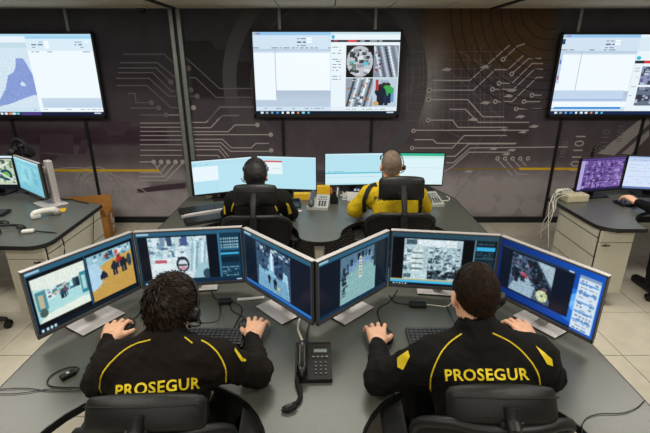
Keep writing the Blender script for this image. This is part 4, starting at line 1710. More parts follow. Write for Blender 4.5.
    bmh.free()
    me.polygons.foreach_set('use_smooth', [True] * len(me.polygons))
    me.materials.append(hs['mat'])
    hair = link('hair', me, None, body)

    # upper garment
    js = S['top']
    ex = js.get('extra', .016)
    vx = js.get('vox', .008)
    pts = [J[k] + s * .12 for k in J for s in (-1, 1)] + [PV - .22, PV + .22, N + .14, N - .14]
    if js.get('short'):
        pts = [J[k] + s * .12 for k in ('SL', 'SR', 'EL', 'ER') for s in (-1, 1)] + [PV - .22, PV + .22, N + .14, N - .14]
    j = Field(np.min(pts, 0), np.max(pts, 0), vx)
    j.ell(PV, (.165 + ex, .12 + ex, .13 + ex), lean, .03)
    j.ell(PV * .45 + CH * .55, (.15 + ex, .10 + ex, .17), lean, .06)
    j.ell(CH + lean @ V3((0, -.006, .02)), (.165 + ex, .105 + ex, .17), lean, .06)
    j.cone(J['SL'], J['SR'], .052 + ex, .052 + ex, .06)
    j.cone(J['SL'], N - V3((0, 0, .01)), .045 + ex, .056 + ex, .05).cone(J['SR'], N - V3((0, 0, .01)), .045 + ex, .056 + ex, .05)
    for s_, e_, w_ in (('SL', 'EL', 'WL'), ('SR', 'ER', 'WR')):
        if js.get('short'):
            m_ = J[s_] * .08 + J[e_] * .92
            j.cone(J[s_], m_, .055 + ex, .052 + ex, .03)
        else:
            j.cone(J[s_], J[e_], .053 + ex, .047 + ex, .04)
            tip = J[w_] + (J[e_] - J[w_]) * .10
            j.cone(J[e_], tip, .047 + ex, .030 + ex * .6, .02)
            j.cone(tip, J[w_] + (J[e_] - J[w_]) * -.02, .027 + ex * .6, .025 + ex * .55, .006)
    ch = js.get('collar', .045)
    nu = unit(Hp(0, -.012, -.06) - N)
    j.cone(N - nu * .02, N + nu * ch, .072 + ex * .6, .066 + ex * .4, .02)
    j.cone(N + nu * (ch - .012), N + nu * .3, .060, .056, .003, '-')
    me = j.mesh(js['name'], base)
    ruffle(me, js.get('fold', .007), js.get('freq', 34), S.get('seed', 5))
    me.materials.append(js['mat'])
    top = link(js['name'], me, None, body)
    # trousers and shoes
    t = Field(np.minimum(PV, np.min(toes, 0)) - .2, np.maximum(PV, np.max(toes, 0)) + .2, .012)
    t.ell(PV - V3((0, 0, .02)), (.17, .13, .12), lean, .03)
    for h, k_, a in zip(hips, knees, ankles):
        t.chain([h, k_, a + V3((0, 0, .01))], [.095, .072, .058], .03)
    me = t.mesh('trousers', base)
    ruffle(me, .006, 30, 9)
    me.materials.append(S.get('trousers', M_TROUSER))
    link('trousers', me, None, body)
    for a, to in zip(ankles, toes):
        s_ = Field(a - .2, a + .32, .009)
        s_.cone(a - V3((0, .035, .045)), to + V3((0, .02, .0)), .046, .040, .03).cone(a, a - V3((0, 0, .04)), .045, .045, .02)
        s_.cut((0, 0, .002), (0, 0, -1))
        me = s_.mesh('shoe', base)
        me.materials.append(M_BLACKM)
        link('shoe', me, None, body)
    return body, top, Hp, base


class Cloth:
    """puts piping, lettering and badges onto the back of a garment, laid on its surface"""
    def __init__(self, top, base, u0, v0):
        me = top.data
        self.base = Vector(base)
        self.top = top
        self.bvh = BVHTree.FromPolygons([v.co for v in me.vertices], [tuple(p.vertices) for p in me.polygons])
        a, b = (u0 - 325) / 430, (v0 - 216.5) / 430
        self.D = Vector((a, CP - b * SP, -SP - b * CP)).normalized()
        self.O = Vector((0, 0, 2.0))
        self.R = Vector((1, 0, 0))
        self.R = (self.R - self.D * self.R.dot(self.D)).normalized()
        self.U = self.R.cross(self.D)
        self.u0, self.v0 = u0, v0
        h = self.bvh.ray_cast(self.O - self.base, self.D)
        self.dist = h[3] if h[0] is not None else 1.5
        Z = self.dist * (self.D.y * CP - self.D.z * SP)
        self.s = Z / 430
        self.O = self.O + self.D * (self.dist - .5)

    def put(self, a, b, lift=.002):
        """(a, b) metres right and up from the anchor on the back"""
        o = self.O + self.R * a + self.U * b
        h = self.bvh.ray_cast(o - self.base, self.D, 1.0)
        if h[0] is None:
            h = self.bvh.find_nearest(o + self.D * .5 - self.base)
            return h[0] + h[1] * lift
        n = h[1] if h[1].dot(self.D) < 0 else -h[1]
        return h[0] + n * lift

    def px(self, u, v):
        return (u - self.u0) * self.s, (self.v0 - v) * self.s

    def dense(self, pts, n=8):
        out = []
        pts = [Vector(p) for p in pts]
        for _ in range(2):
            q = [pts[0]]
            for a, b in zip(pts[:-1], pts[1:]):
                q += [a * .75 + b * .25, a * .25 + b * .75]
            pts = q + [pts[-1]]
        for a, b in zip(pts[:-1], pts[1:]):
            out += [a.lerp(b, k / 2) for k in range(2)]
        return out + [pts[-1]]

    def piping(self, pts, r=.0028, m=None):
        P = [self.put(*self.px(*p), .0012) for p in self.dense(pts)]
        return MB().tube(P, r, 6).build('piping', m or M_YEL, self.top, True)

    def patch(self, name, poly, m, lift=.003, cuts=3):
        bm = bmesh.new()
        bm.faces.new([bm.verts.new((*self.px(*p), 0)) for p in poly])
        return self.lay(name, bm, m, lift, cuts)

    def lay(self, name, bm, m, lift=.0025, cuts=2):
        bmesh.ops.triangulate(bm, faces=bm.faces[:])
        for _ in range(cuts):
            es = [e for e in bm.edges if e.calc_length() > .008]
            if es:
                bmesh.ops.subdivide_edges(bm, edges=es, cuts=1)
                bmesh.ops.triangulate(bm, faces=bm.faces[:])
        for v in bm.verts:
            v.co = self.put(v.co.x, v.co.y, lift)
        for f in bm.faces:
            f.normal_update()
            if f.normal.dot(self.D) > 0:
                f.normal_flip()
        me = bpy.data.meshes.new(name)
        bm.to_mesh(me)
        bm.free()
        return link(name, me, m, self.top, True)

    def words(self, txt, u, v, width_px, rot=0.0, bold=.012, m=None, tall=1.0, name='lettering'):
        bm = text_mesh(txt, 1.0, bold, 1.08)
        xs = [q.co.x for q in bm.verts]
        w = max(xs) - min(xs)
        xm = (max(xs) + min(xs)) / 2
        ys = [q.co.y for q in bm.verts]
        ym = (max(ys) + min(ys)) / 2
        k = width_px * self.s / w
        a, b = self.px(u, v)
        ca, sa = math.cos(rot), math.sin(rot)
        for q in bm.verts:
            x, y = (q.co.x - xm) * k, (q.co.y - ym) * k * tall
            q.co = (a + x * ca - y * sa, b + x * sa + y * ca, 0)
        return self.lay(name, bm, m or M_YELTEXT, .0025, 4)


def headset(label, Hp, sides=(1,), boom=1, cable=None, over=.115, tiltf=-.0, rad=.096, thin=.0055, a0=-.06, a1=1.06, cup=1.0):
    """black headset worn on the head: band over the crown, ear cushion(s), microphone arm"""
    c = Vector(Hp(0, 0, .02))
    t = thing('headset', label, 'headset', Vector(Hp(0, 0, 0)), 0, None)
    o = Vector(t.location)
    L = lambda r, f_, u: Vector(Hp(r, f_, u)) - o
    pts = []
    for k in range(21):
        a = PI * a0 + PI * (a1 - a0) * k / 20
        pts.append(L(math.cos(a) * rad, tiltf * math.sin(a), .005 + math.sin(a) * over))
    MB().tube(pts, thin, 8).build('headband', M_BLACK, t, True)
    MB().tube([L(math.cos(a) * (rad - .004), tiltf, .005 + math.sin(a) * (over - .003)) for a in [PI * .25 + PI * .5 * k / 8 for k in range(9)]], thin * 1.1, 8).build('band_pad', M_BLACKM, t, True)
    for sg in sides:
        m = MB().cyl(L(sg * .084, -.004, -.018), L(sg * .108, -.004, -.018), .030 * cup, .026 * cup, 18, .004)
        m.build('ear_cup', M_BLACK, t, True)
        MB().cyl(L(sg * .076, -.004, -.018), L(sg * .088, -.004, -.018), .032 * cup, .032 * cup, 18, .005).build('ear_cushion', M_BLACKM, t, True)
    for sg in (-1, 1):
        if sg not in sides:
            e_ = PI * (a0 if sg > 0 else a1)
            MB().box(L(math.cos(e_) * rad, 0, .005 + math.sin(e_) * over), (.008, .024, .03), .003).build('temple_pad', M_BLACKM, t, True)
    MB().tube([L(boom * .104, .0, -.025), L(boom * .104, .05, -.055), L(boom * .075, .10, -.075), L(boom * .04, .118, -.078)], .0035, 6, 2).ball(L(boom * .038, .119, -.078), .009).build('microphone_arm', M_BLACK, t, True)
    if cable:
        MB().tube([L(boom * .104, -.004, -.045)] + [Vector(p) - o for p in cable], .0026, 6, 2).build('cable', M_CABLE, t, True)
    return t


def skin_mat(name, c):
    m = mat(name, c, .5, var=.08, vscale=45, bump=.12, bscale=260, sss=.15)
    return m


M_SKIN = skin_mat('tanned_skin', 'efba98')
M_SKIN2 = skin_mat('ruddy_skin', 'd09880')
M_TROUSER = mat('black_twill', '121215', .85, bump=.2, bscale=500)
M_JACKET = mat('black_brown_fleece', '17120f', .88, var=.18, vscale=14, bump=.25, bscale=420, spec=.2)
M_JACKET2 = mat('black_fleece', '121110', .88, var=.18, vscale=14, bump=.25, bscale=420, spec=.2)
M_SHIRT = mat('yellow_polo_cotton', 'c2a516', .8, var=.10, vscale=12, bump=.2, bscale=500, spec=.2)
M_YELTEXT = mat('yellow_print', 'f0d61e', .6)
M_BLACKTEXT = mat('black_print', '1c1808', .7)
M_HAIR = mat('dark_brown_hair', '20140c', .5, var=.6, vscale=55, spec=.18)
M_HAIR2 = mat('brown_hair', '23170e', .6, var=.4, vscale=60, spec=.12)
M_HAIR3 = mat('black_hair', '0e0d0e', .6, var=.4, vscale=60)
M_HAIR4 = mat('cropped_grey_hair', '6a5a4c', .8, var=.3, vscale=38)
# ------------------------------------------------------------------ the things in the room
# desks
F_POLY = ([(-1.33, 1.02), (-1.30, 1.0)] + [(-1.07, 1.0)] + arc(-.62, 1.08, .42, .38, PI, 0, 18)
          + arc(-.04, 1.08, .16, .12, PI, 2 * PI, 10)[1:-1] + arc(.54, 1.08, .42, .38, PI, 0, 18) + [(.99, 1.0), (1.23, 1.0), (1.26, 1.02), (1.26, 2.05), (1.06, 2.50), (-1.13, 2.50), (-1.33, 2.05)])
B_POLY = [(x, y + 1.95 + (.06 if y > 2.4 else 0)) for x, y in F_POLY]
front_desk = desk('workstation_desk', 'long dark grey desk nearest the viewer with two rounded bays and six monitors', 'double bay desks', (0, 0), F_POLY,
                  [(-.04, 1.12), (-1.2, 2.2), (1.13, 2.2), (-1.22, 1.12), (1.15, 1.12)], [(-1.15, 2.3, -.06, 2.3, .3, .7), (-.02, 2.3, 1.08, 2.3, .3, .7)])
back_desk = desk('workstation_desk', 'dark grey desk in the middle row where the officer in yellow sits', 'double bay desks', (0, 0), B_POLY,
                 [(-.045, 3.06), (-1.2, 4.2), (1.13, 4.2), (-1.22, 3.1), (1.15, 3.1)], [(-1.05, 3.42, -.09, 3.42, .16, .70), (.0, 3.42, 1.0, 3.42, .16, .70)])
L_POLY = [(-2.36, 2.84)] + arc(-2.15, 2.96, .125, .13, -PI / 2, 0, 6) + [(-2.07, 3.78), (-2.55, 3.98), (-3.1, 4.38), (-4.4, 4.45), (-4.6, 4.2), (-4.6, 2.86)] + [(-3.55, 2.86)] + arc(-3.0, 2.9, .55, .42, PI, 0, 14)[1:-1]
L_POLY = [p for p in L_POLY]
left_desk = desk('workstation_desk', 'dark grey desk on the left with a black edge, a white handset and two monitors', 'side desks', (0, 0), L_POLY, [(-4.45, 3.0), (-4.45, 4.2), (-2.85, 4.0)], [])
R_POLY = [(2.20, 3.34)] + arc(2.36, 3.32, .16, .15, PI, PI * 1.5, 6)[1:] + [(2.56, 3.17)] + arc(3.1, 3.2, .54, .44, PI, 0, 14)[1:-1] + [(3.66, 3.17), (4.4, 3.17), (4.5, 3.3), (4.5, 4.2), (4.3, 4.45), (2.75, 4.45), (2.23, 4.06), (2.175, 3.99)]
right_desk = desk('workstation_desk', 'dark grey desk on the right holding the cream junction box and a purple picture wall', 'side desks', (0, 0), R_POLY, [(4.35, 3.35), (4.3, 4.2), (2.95, 4.25)], [])
cabinet('warm grey drawer cabinet under the left desk beside the open cardboard box', -2.375, -2.078, 2.92, 3.74, 1)
cabinet('warm grey drawer cabinet under the right desk below the cream junction box', 2.235, 2.51, 3.235, 3.87, -1)

# wall screens
television('wide wall screen on the left showing a blue map beside a white list', -4.27, -2.588, 1.345, 2.298, pic_tv_left())
television('wide wall screen in the middle with four shop camera pictures on its right half', -.835, .868, 1.355, 2.318, pic_tv_center())
television('wide wall screen on the right with a pale window and a blue bar', 2.636, 4.32, 1.355, 2.292, pic_tv_right())

# front monitors
fm = ((-1.307, 1.650, -1.026, 2.122, pic_mall(), 'monitor at the far left of the near desk showing a hall with orange floor'),
      (-1.018, 2.115, -.455, 2.192, pic_store(), 'monitor before the left near officer showing a pale shop and control panel'),
      (-.448, 2.180, -.058, 1.762, pic_corridor(), 'angled monitor left of the gap showing a dark blue view down a shop aisle'),
      (-.036, 1.757, .348, 2.143, pic_fisheye(), 'angled monitor right of the gap showing a teal wide angle view of a shop floor'),
      (.357, 2.146, .917, 2.070, pic_shelves(), 'monitor before the right near officer showing grey shop shelves over a cyan strip'),
      (.917, 2.068, 1.200, 1.619, pic_desktop(), 'monitor at the far right of the near desk with a bright blue desktop background'))
for i, (x0, y0, x1, y1, pc, lb) in enumerate(fm):
    m = monitor(lb, x0, y0, x1, y1, pc, group='six monitors on the near desk', back=(.033, .13, .042, .064, .13, .076)[i])
# middle row monitors
for x0, y0, x1, y1, k, lb in ((-1.223, 3.84, -.697, 4.053, 0, 'pale blue monitor at the left end of the middle row, a white panel on it'),
                              (-.660, 4.085, -.080, 4.014, 1, 'pale blue monitor with a red bar, in front of the dark haired officer'),
                              (-.005, 4.18, .583, 4.225, 2, 'pale blue monitor with a teal line, left of the officer in yellow'),
                              (.593, 4.225, 1.188, 4.20, 3, 'white monitor with a green top bar, right of the officer in yellow')):
    monitor(lb, x0, y0, x1, y1, pic_pale(k), group='four monitors in the middle row', silver=False, back=.06)
monitor('monitor at the left edge of the room showing an aerial site plan', -3.53, 4.10, -3.012, 4.094, pic_pale(4), group='two monitors on the left desk', silver=False, back=.06)
mm = monitor('teal monitor turned inward on the left desk beside a tall silver stand', -3.005, 4.09, -2.535, 3.725, pic_pale(5), group='two monitors on the left desk', silver=True, neck=False)
MB().box((.27, .09, .21), (.075, .05, .40), .006).box((.14, .055, .32), (.2, .03, .06), .004).build('neck', M_SILVER, mm)
MB().box((.24, .05, .007), (.27, .20, .012), .003).build('stand_base', M_SILVER, mm)
monitor('black monitor with a purple mosaic of camera pictures on the right desk', 2.392, 3.945, 2.898, 4.075, pic_pale(6), group='two monitors on the right desk', silver=False, back=.06)
monitor('monitor with a pale lavender page at the right edge of the room', 2.915, 4.08, 3.45, 3.98, pic_pale(7), group='two monitors on the right desk', silver=False, back=.06)

# keyboards
keyboard('black keyboard with worn grey keys between the left near officer and his right hand', -.60, 1.735, -.03)
keyboard('black keyboard with worn grey keys in front of the right near officer', .615, 1.735, -.01)
keyboard('rear black keyboard at the left end of the middle row, behind the silver bar', -1.09, 3.62, .45, d=.16, w=.40)
keyboard('front black keyboard at the left end of the middle row, before the silver bar', -.97, 3.38, .45, d=.15, w=.40)
keyboard('black keyboard on the left desk under the aerial plan monitor', -2.98, 3.50, .12)
keyboard('dark blue lit keyboard on the right desk under the fingers of a hand', 2.93, 3.80, .08)
t = thing('metal_bar', 'slim silver bar lying between two black keyboards', 'bar', (-1.03, 3.49, .74), .50)
MB().box((0, 0, .022), (.40, .034, .03), .006).build('bar_body', M_SILVER, t)
MB().cyl((-.185, 0, .036), (-.185, 0, .041), .011).build('round_button', M_BLACK, t)
MB().box((.02, 0, .038), (.30, .012, .003), .001).build('white_strip', M_WHITEP, t)

# mice
mouse('black mouse under the left hand of the left near officer', -.985, 1.835, .1, [(-.975, 1.93), (-.985, 2.02), (-1.03, 2.08), (-1.02, 2.2)])
mouse('black mouse under the right hand of the left near officer', -.405, 1.835, .15, [(-.425, 1.93), (-.50, 1.98), (-.52, 2.05), (-.62, 2.10), (-.66, 2.2)])
mouse('black mouse beside the left hand of the right near officer', .300, 1.745, -.05, [(.285, 1.84), (.275, 1.95), (.29, 2.02), (.36, 2.07), (.42, 2.2)])
mouse('black mouse under the right hand of the right near officer', .925, 1.785, .05, [(.90, 1.87), (.86, 1.95), (.80, 2.1), (.78, 2.2)])

# telephones
ph = desk_phone('black desk telephone with silver keys between the two near officers', -.05, 1.535, .03, True, s=.87)
cord = coil([(-.105, 1.455, .775), (-.118, 1.43, .755), (-.100, 1.385, .750), (-.095, 1.345, .750), (-.110, 1.315, .750), (-.150, 1.300, .750), (-.162, 1.285, .750), (-.140, 1.278, .752), (-.110, 1.300, .754)], .0075, 34, .0028)
o = cord.build('coiled_cord', M_CABLE, ph, True)
o.matrix_parent_inverse = (Matrix.Translation(ph.location) @ Matrix.Rotation(.03, 4, 'Z')).inverted()
c = MB().tube([(-.095, 1.62, .80), (-.12, 1.70, .80), (-.135, 1.80, .76), (-.13, 1.92, .745), (-.10, 2.1, .745)], .005, 8, 2).build('line_cable', M_WHITECABLE, ph, True)
c.matrix_parent_inverse = o.matrix_parent_inverse.copy()
c = MB().tube([(-.065, 1.62, .76), (-.09, 1.70, .745), (-.085, 1.85, .745), (-.05, 2.0, .745)], .004, 8, 2).build('power_cable', M_CABLE, ph, True)
c.matrix_parent_inverse = o.matrix_parent_inverse.copy()
desk_phone('grey desk telephone with a pale keypad beside the black pen cup', -.055, 3.745, -.12, False, s=1.05)
desk_phone('grey desk telephone mostly hidden behind the headrest of the yellow shirted officer', .98, 3.83, .2, False, s=1.05)

# small things on the near desk
t = thing('cable_adapter', 'small black adapter box with a looped cord on the left of the near desk', 'adapter', (-1.085, 1.478, .74), .9)
MB().box((0, 0, .011), (.062, .032, .020), .006).build('adapter_body', M_BLACK, t)
MB().cyl((.0, 0, .020), (.0, 0, .0225), .007).build('button', M_SILVER, t)
R = Matrix.Rotation(-.9, 4, 'Z')
pts = [(-1.07, 1.50), (-1.06, 1.525), (-1.10, 1.54), (-1.15, 1.51), (-1.165, 1.46), (-1.14, 1.42), (-1.08, 1.41), (-1.0, 1.41), (-.9, 1.40)]
MB().tube([R @ Vector((a + 1.085, b - 1.478, .0045)) for a, b in pts], .0028, 6, 2).build('cord', M_CABLE, t, True)
tag(MB().tube([(-1.325, 1.40, .7445), (-1.22, 1.41, .7445), (-1.1, 1.385, .7445), (-.95, 1.395, .7445), (-.86, 1.42, .7445)], .0018, 6, 2).build('cable', M_CABLE, None, True), 'thin black cable running from the left rim of the near desk under the jacket', 'cable')
tag(MB().tube([(-1.325, 1.375, .7445), (-1.22, 1.375, .7445), (-1.12, 1.405, .7445), (-1.03, 1.40, .7445)], .0016, 6, 2).build('cable', M_CABLE, None, True), 'second, thinner black cable beside the looped adapter cord', 'cable')
tag(MB().tube([(.90, 1.14, .7445), (.95, 1.24, .7445), (1.03, 1.275, .7445), (1.12, 1.27, .7445), (1.20, 1.30, .7445), (1.255, 1.34, .7445)], .002, 6, 2).build('cable', M_CABLE, None, True), 'black cable curling off the right rim of the near desk', 'cable')
t = thing('usb_hub', 'small black hub with cables below the grey shelf picture on the near desk', 'hub', (.505, 2.03, .74), -.1)
MB().box((0, 0, .012), (.09, .045, .022), .006).build('hub_body', M_BLACK, t)
MB().tube([(-.04, 0, .012), (-.10, .01, .006), (-.13, .03, .005), (-.15, .10, .005)], .003, 6, 2).build('cord', M_CABLE, t, True)
MB().tube([(.04, .005, .012), (.10, .01, .006), (.16, .0, .005), (.20, .08, .005)], .003, 6, 2).build('white_cord', M_WHITECABLE, t, True)
t = thing('usb_hub', 'small black plug cluster right of the left near officer’s head, below the pale shop picture', 'hub', (-.55, 2.06, .74), .15)
MB().box((0, 0, .014), (.07, .04, .026), .006).build('hub_body', M_BLACK, t)
MB().tube([(.03, 0, .012), (.08, -.03, .006), (.10, -.09, .005), (.07, -.2, .005), (.06, -.24, .005)], .003, 6, 2).build('cord', M_CABLE, t, True)
MB().box((.14, .02, .008), (.15, .014, .012), .003).build('white_clip', M_WHITEP, t)

# middle desk
t = thing('pen_cup', 'black pen cup with pens beside the grey telephone', 'cup', (.085, 3.83, .74))
cup = MB()
for k in range(16):
    a0, a1 = 2 * PI * k / 16, 2 * PI * (k + 1) / 16
    for r0, r1, q in ((.040, .040, 0), (.036, .036, 1)):
        v = [cup.bm.verts.new((math.cos(a) * r0, math.sin(a) * r0, z)) for a, z in ((a0, .002), (a1, .002), (a1, .10), (a0, .10))]
        cup.bm.faces.new(v)
    v = [cup.bm.verts.new((math.cos(a) * r, math.sin(a) * r, .10)) for a, r in ((a0, .036), (a1, .036), (a1, .040), (a0, .040))]
    cup.bm.faces.new(v)
cup.cyl((0, 0, .001), (0, 0, .008), .039, n=16).build('cup_wall', M_BLACK, t)
for nm, lb, a, b, mm_ in (('pen', 'thick orange marker standing in the black pen cup', -.015, -.010, mat('orange_plastic', 'e0621e', .4)), ('pen', 'dark blue pen standing in the black pen cup', .014, .006, mat('blue_plastic', '24406a', .4)), ('pen', 'pale pen at the right of the black pen cup', .018, -.016, M_WHITEP)):
    p = thing(nm, lb, 'pen', (.085 + a, 3.83 + b, .752), 0, 'pens in the cup')
    MB().cyl((0, 0, 0), (a * .8, b * .8, .125), .008, n=10).build('barrel', mm_, p)
    MB().cyl((a * .8, b * .8, .125), (a * .9, b * .9, .145), .0085, .006, n=10).build('cap', mm_, p)
t = thing('card_box', 'yellow card box standing behind the grey telephone', 'box', (-.015, 3.965, .74), .05)
MB().box((0, 0, .065), (.125, .05, .13), .003).build('box_body', M_YELBOX, t)
MB().box((0, 0, .131), (.122, .046, .004), .001).build('flap', M_YELBOX, t)
t = thing('card_box', 'low yellow card box left of the grey telephone, below the pale monitor', 'box', (-.215, 3.95, .74), .02)
MB().box((0, 0, .03), (.17, .06, .06), .003).build('box_body', M_YELBOX, t)
MB().box((0, 0, .061), (.165, .056, .004), .001).build('flap', M_YELBOX, t)
t = thing('desk_tray', 'dark blue grey paper tray right of the dark haired officer', 'tray', (-.36, 3.76, .74), .12)
blue = mat('dark_blue_plastic', '1e2836', .45)
MB().box((0, 0, .008), (.27, .17, .012), .004).build('tray_floor', blue, t)
for sx, sy, w_, d_ in ((0, .083, .27, .006), (-.132, 0, .006, .17), (.132, 0, .006, .17)):
    MB().box((sx, sy, .022), (w_, d_, .036), .002).build('tray_wall', blue, t)
t = thing('paper_note', 'small white note on the tongue of the middle desk', 'paper', (-.235, 3.60, .7415), .3)
MB().box((0, 0, .001), (.06, .04, .002)).build('sheet', M_WHITEP, t)
for x, y, w_, h_, lb, mm_, rz in ((.012, 3.885, .05, .055, 'white folded card left of the black pen cup', M_WHITEP, .2), (.285, 3.90, .15, .085, 'white card leaning below the teal lined monitor', M_WHITEP, 0)):
    t = thing('desk_card', lb, 'card', (x, y, .74), rz)
    MB().box((0, 0, h_ / 2), (w_, .004, h_), .001, rotmat(rx=-.2)).build('card_front', mm_, t)
    MB().box((0, .025, h_ / 2), (w_, .004, h_), .001, rotmat(rx=.25)).build('card_back', mm_, t)
t = thing('paper_star', 'white spiky paper star right of the black pen cup', 'ornament', (.188, 3.93, .74), 0)
st = MB()
pts = [(math.cos(k * PI / 6) * (.045 if k % 2 == 0 else .018), math.sin(k * PI / 6) * (.045 if k % 2 == 0 else .018)) for k in range(12)]
st.prism(pts, -.006, .006, .002, Matrix.Translation((0, 0, .046)) @ rotmat(rx=PI / 2))
st.build('star', M_WHITEP, t)
MB().box((0, .01, .004), (.05, .04, .008), .002).build('foot', M_WHITEP, t)
t = thing('ornament', 'small blue and white ornament standing on the white card', 'ornament', (.30, 3.9125, .824), 0)
MB().box((0, 0, .018), (.065, .02, .034), .008).build('ornament_body', mat('blue_enamel', '3a4f9a', .35), t)
MB().ball((-.014, -.008, .02), .012).ball((.016, -.008, .018), .010).build('white_spot', M_WHITEP, t, True)
tag(MB().tube([(1.02, 3.93, .746), (1.08, 3.88, .746), (1.16, 3.87, .746), (1.2, 3.93, .75), (1.19, 4.02, .746)], .006, 8, 2).build('cable', M_WHITECABLE, None, True), 'white cable curving on the right end of the middle desk', 'cable')
for k, x in enumerate((-1.12, -1.02, -.92)):
    t = thing('plug_block', ('cream plug block under the pale monitor, %s of three' % ('leftmost', 'middle', 'rightmost')[k]), 'plug', (x, 3.99 + k * .03, .74), .3, 'cream plugs behind the keyboards')
    MB().box((0, 0, .022), (.055, .04, .042), .006).build('plug_body', M_CREAMP, t)
    MB().tube([(0, .02, .02), (.01, .07, .01), (.04, .12, .006)], .004, 6, 1).build('cord', M_WHITECABLE, t, True)

# left desk
t = thing('handset', 'white telephone handset lying on the left desk', 'handset', (-2.39, 3.46, .74), .70)
MB().tube([(-.09, 0, .028), (-.07, 0, .044), (-.03, 0, .052), (.03, 0, .052), (.07, 0, .044), (.09, 0, .028)], [.026, .03, .026, .025, .03, .026], 12, 1).box((-.07, 0, .022), (.075, .06, .04), .012).build('handle', M_WHITEP, t, True)
MB().box((.085, 0, .018), (.06, .055, .034), .012).build('earpiece', mat('warm_grey_plastic', '8a8680', .5), t)
t = thing('paper_note', 'yellow note under the white handset on the left desk', 'paper', (-2.40, 3.60, .7405), .4)
MB().box((0, 0, .002), (.18, .10, .003)).build('sheet', M_YELBOX, t)
t = thing('headset', 'black headset lying folded on the left desk near its rounded corner', 'headset', (-2.50, 3.12, .74), .2)
MB().tube([(-.16, -.03, .03), (-.14, .035, .035), (-.06, .07, .03), (.05, .075, .022), (.12, .04, .02), (.13, -.01, .02)], .012, 8, 2).build('headband', M_BLACK, t, True)
MB().cyl((-.17, -.04, .016), (-.155, -.02, .052), .036, .032, 16, .005).build('ear_cup', M_BLACKM, t, True)
MB().cyl((.12, -.03, .016), (.135, -.015, .045), .034, .03, 16, .005).build('ear_cup', M_BLACKM, t, True)
t = thing('power_plug', 'small white plug at the rounded front of the left desk', 'plug', (-2.30, 3.09, .74), .3)
MB().box((0, 0, .015), (.09, .045, .028), .012).build('plug_body', M_WHITEP, t)
MB().tube([(.04, 0, .014), (.09, -.02, .008), (.17, -.05, .004), (.215, -.08, .001), (.245, -.09, -.03), (.25, -.09, -.12), (.23, -.10, -.2), (.25, -.09, -.29)], .005, 6, 1).build('cord', M_CABLE, t, True)
t = thing('computer_mouse', 'small black mouse left of the black headset on the left desk', 'mouse', (-2.62, 3.28, .74), 1.2)
MB().ball((0, 0, .014), 1, (.03, .052, .017)).build('shell', M_BLACK, t, True)
MB().box((0, .025, .029), (.006, .02, .006), .002).build('scroll_wheel', M_DARKMETAL, t)
for (a, b), lb in ((((-2.50, 4.0), (-2.2, 3.95)), 'thin black cable trailing across the back corner of the left desk'),):
    tag(MB().tube([(-2.75, 3.95, .746), (-2.6, 3.86, .746), (-2.45, 3.95, .746), (-2.33, 3.86, .746), (-2.2, 3.80, .746)], .004, 6, 2).build('cable', M_CABLE, None, True), lb, 'cable')
tag(MB().tube([(-2.060, 3.58, .746), (-2.045, 3.57, .745), (-2.04, 3.56, .70), (-2.05, 3.50, .5), (-2.045, 3.40, .30), (-2.06, 3.36, .16)], .004, 6, 2).build('cable', M_CABLE, None, True), 'thin black cable hanging down the aisle side of the left desk', 'cable')
# headset hung above the left monitors
t = thing('headset', 'black headset hung high on a slim post behind the left desk monitors', 'headset', (-2.97, 4.20, .74))
MB().cyl((.0, 0, 0), (.0, 0, .012), .07).cyl((0, 0, .01), (.0, 0, .47), .011).box((0, -.01, .47), (.05, .06, .02), .006).build('post', M_BLACK, t)
pts = [(.02 + math.cos(a) * .075 - .03, -.035, .485 + math.sin(a) * .095 - .04) for a in [PI * (.05 + .95 * k / 14) for k in range(15)]]
MB().tube(pts, .017, 8).build('headband', M_BLACKM, t, True)
MB().cyl((-.10, -.035, .42), (-.055, -.035, .40), .052, .046, 16, .006).build('ear_cup', M_BLACKM, t, True)
MB().cyl((.055, -.035, .40), (.10, -.035, .42), .046, .052, 16, .006).build('ear_cup', M_BLACKM, t, True)
# cardboard box
t = thing('cardboard_box', 'open brown cardboard box with a white label on the floor behind the left desk', 'box', (-2.80, 4.75, 0), .28)
bw, bd, bh = .50, .34, .31
for nm, c, s in (('panel', (0, -bd / 2, bh / 2), (bw, .008, bh)), ('panel', (0, bd / 2, bh / 2), (bw, .008, bh)), ('panel', (-bw / 2, 0, bh / 2), (.008, bd, bh)), ('panel', (bw / 2, 0, bh / 2), (.008, bd, bh)), ('panel', (0, 0, .006), (bw, bd, .01))):
    MB().box(c, s, .002).build(nm, M_CARD, t)
MB().box((0, bd / 2 + .02, bh + .075), (bw, .006, .16), .002, rotmat(rx=-.22)).build('flap', M_CARD, t)
MB().box((0, -bd / 2 - .04, bh + .05), (bw - .01, .006, .14), .002, rotmat(rx=.6)).build('flap', M_CARD, t)
MB().box((bw / 2 - .075, 0, bh + .012), (.16, bd - .02, .006), .002, rotmat(ry=.10)).build('flap', M_CARD, t)
MB().box((-bw / 2 + .08, 0, bh + .02), (.18, bd - .02, .006), .002, rotmat(ry=-.2)).build('flap', M_CARD, t)
for a, b, w_, h_ in ((.03, .22, .065, .12), (.03, .09, .05, .08), (.115, .13, .065, .13)):
    MB().box((bw / 2 + .005, a, b), (.002, w_, h_)).build('white_label', M_WHITEP, t)
MB().box((bw / 2 + .0065, .115, .13), (.002, .025, .04)).build('printed_mark', M_CABLE, t)

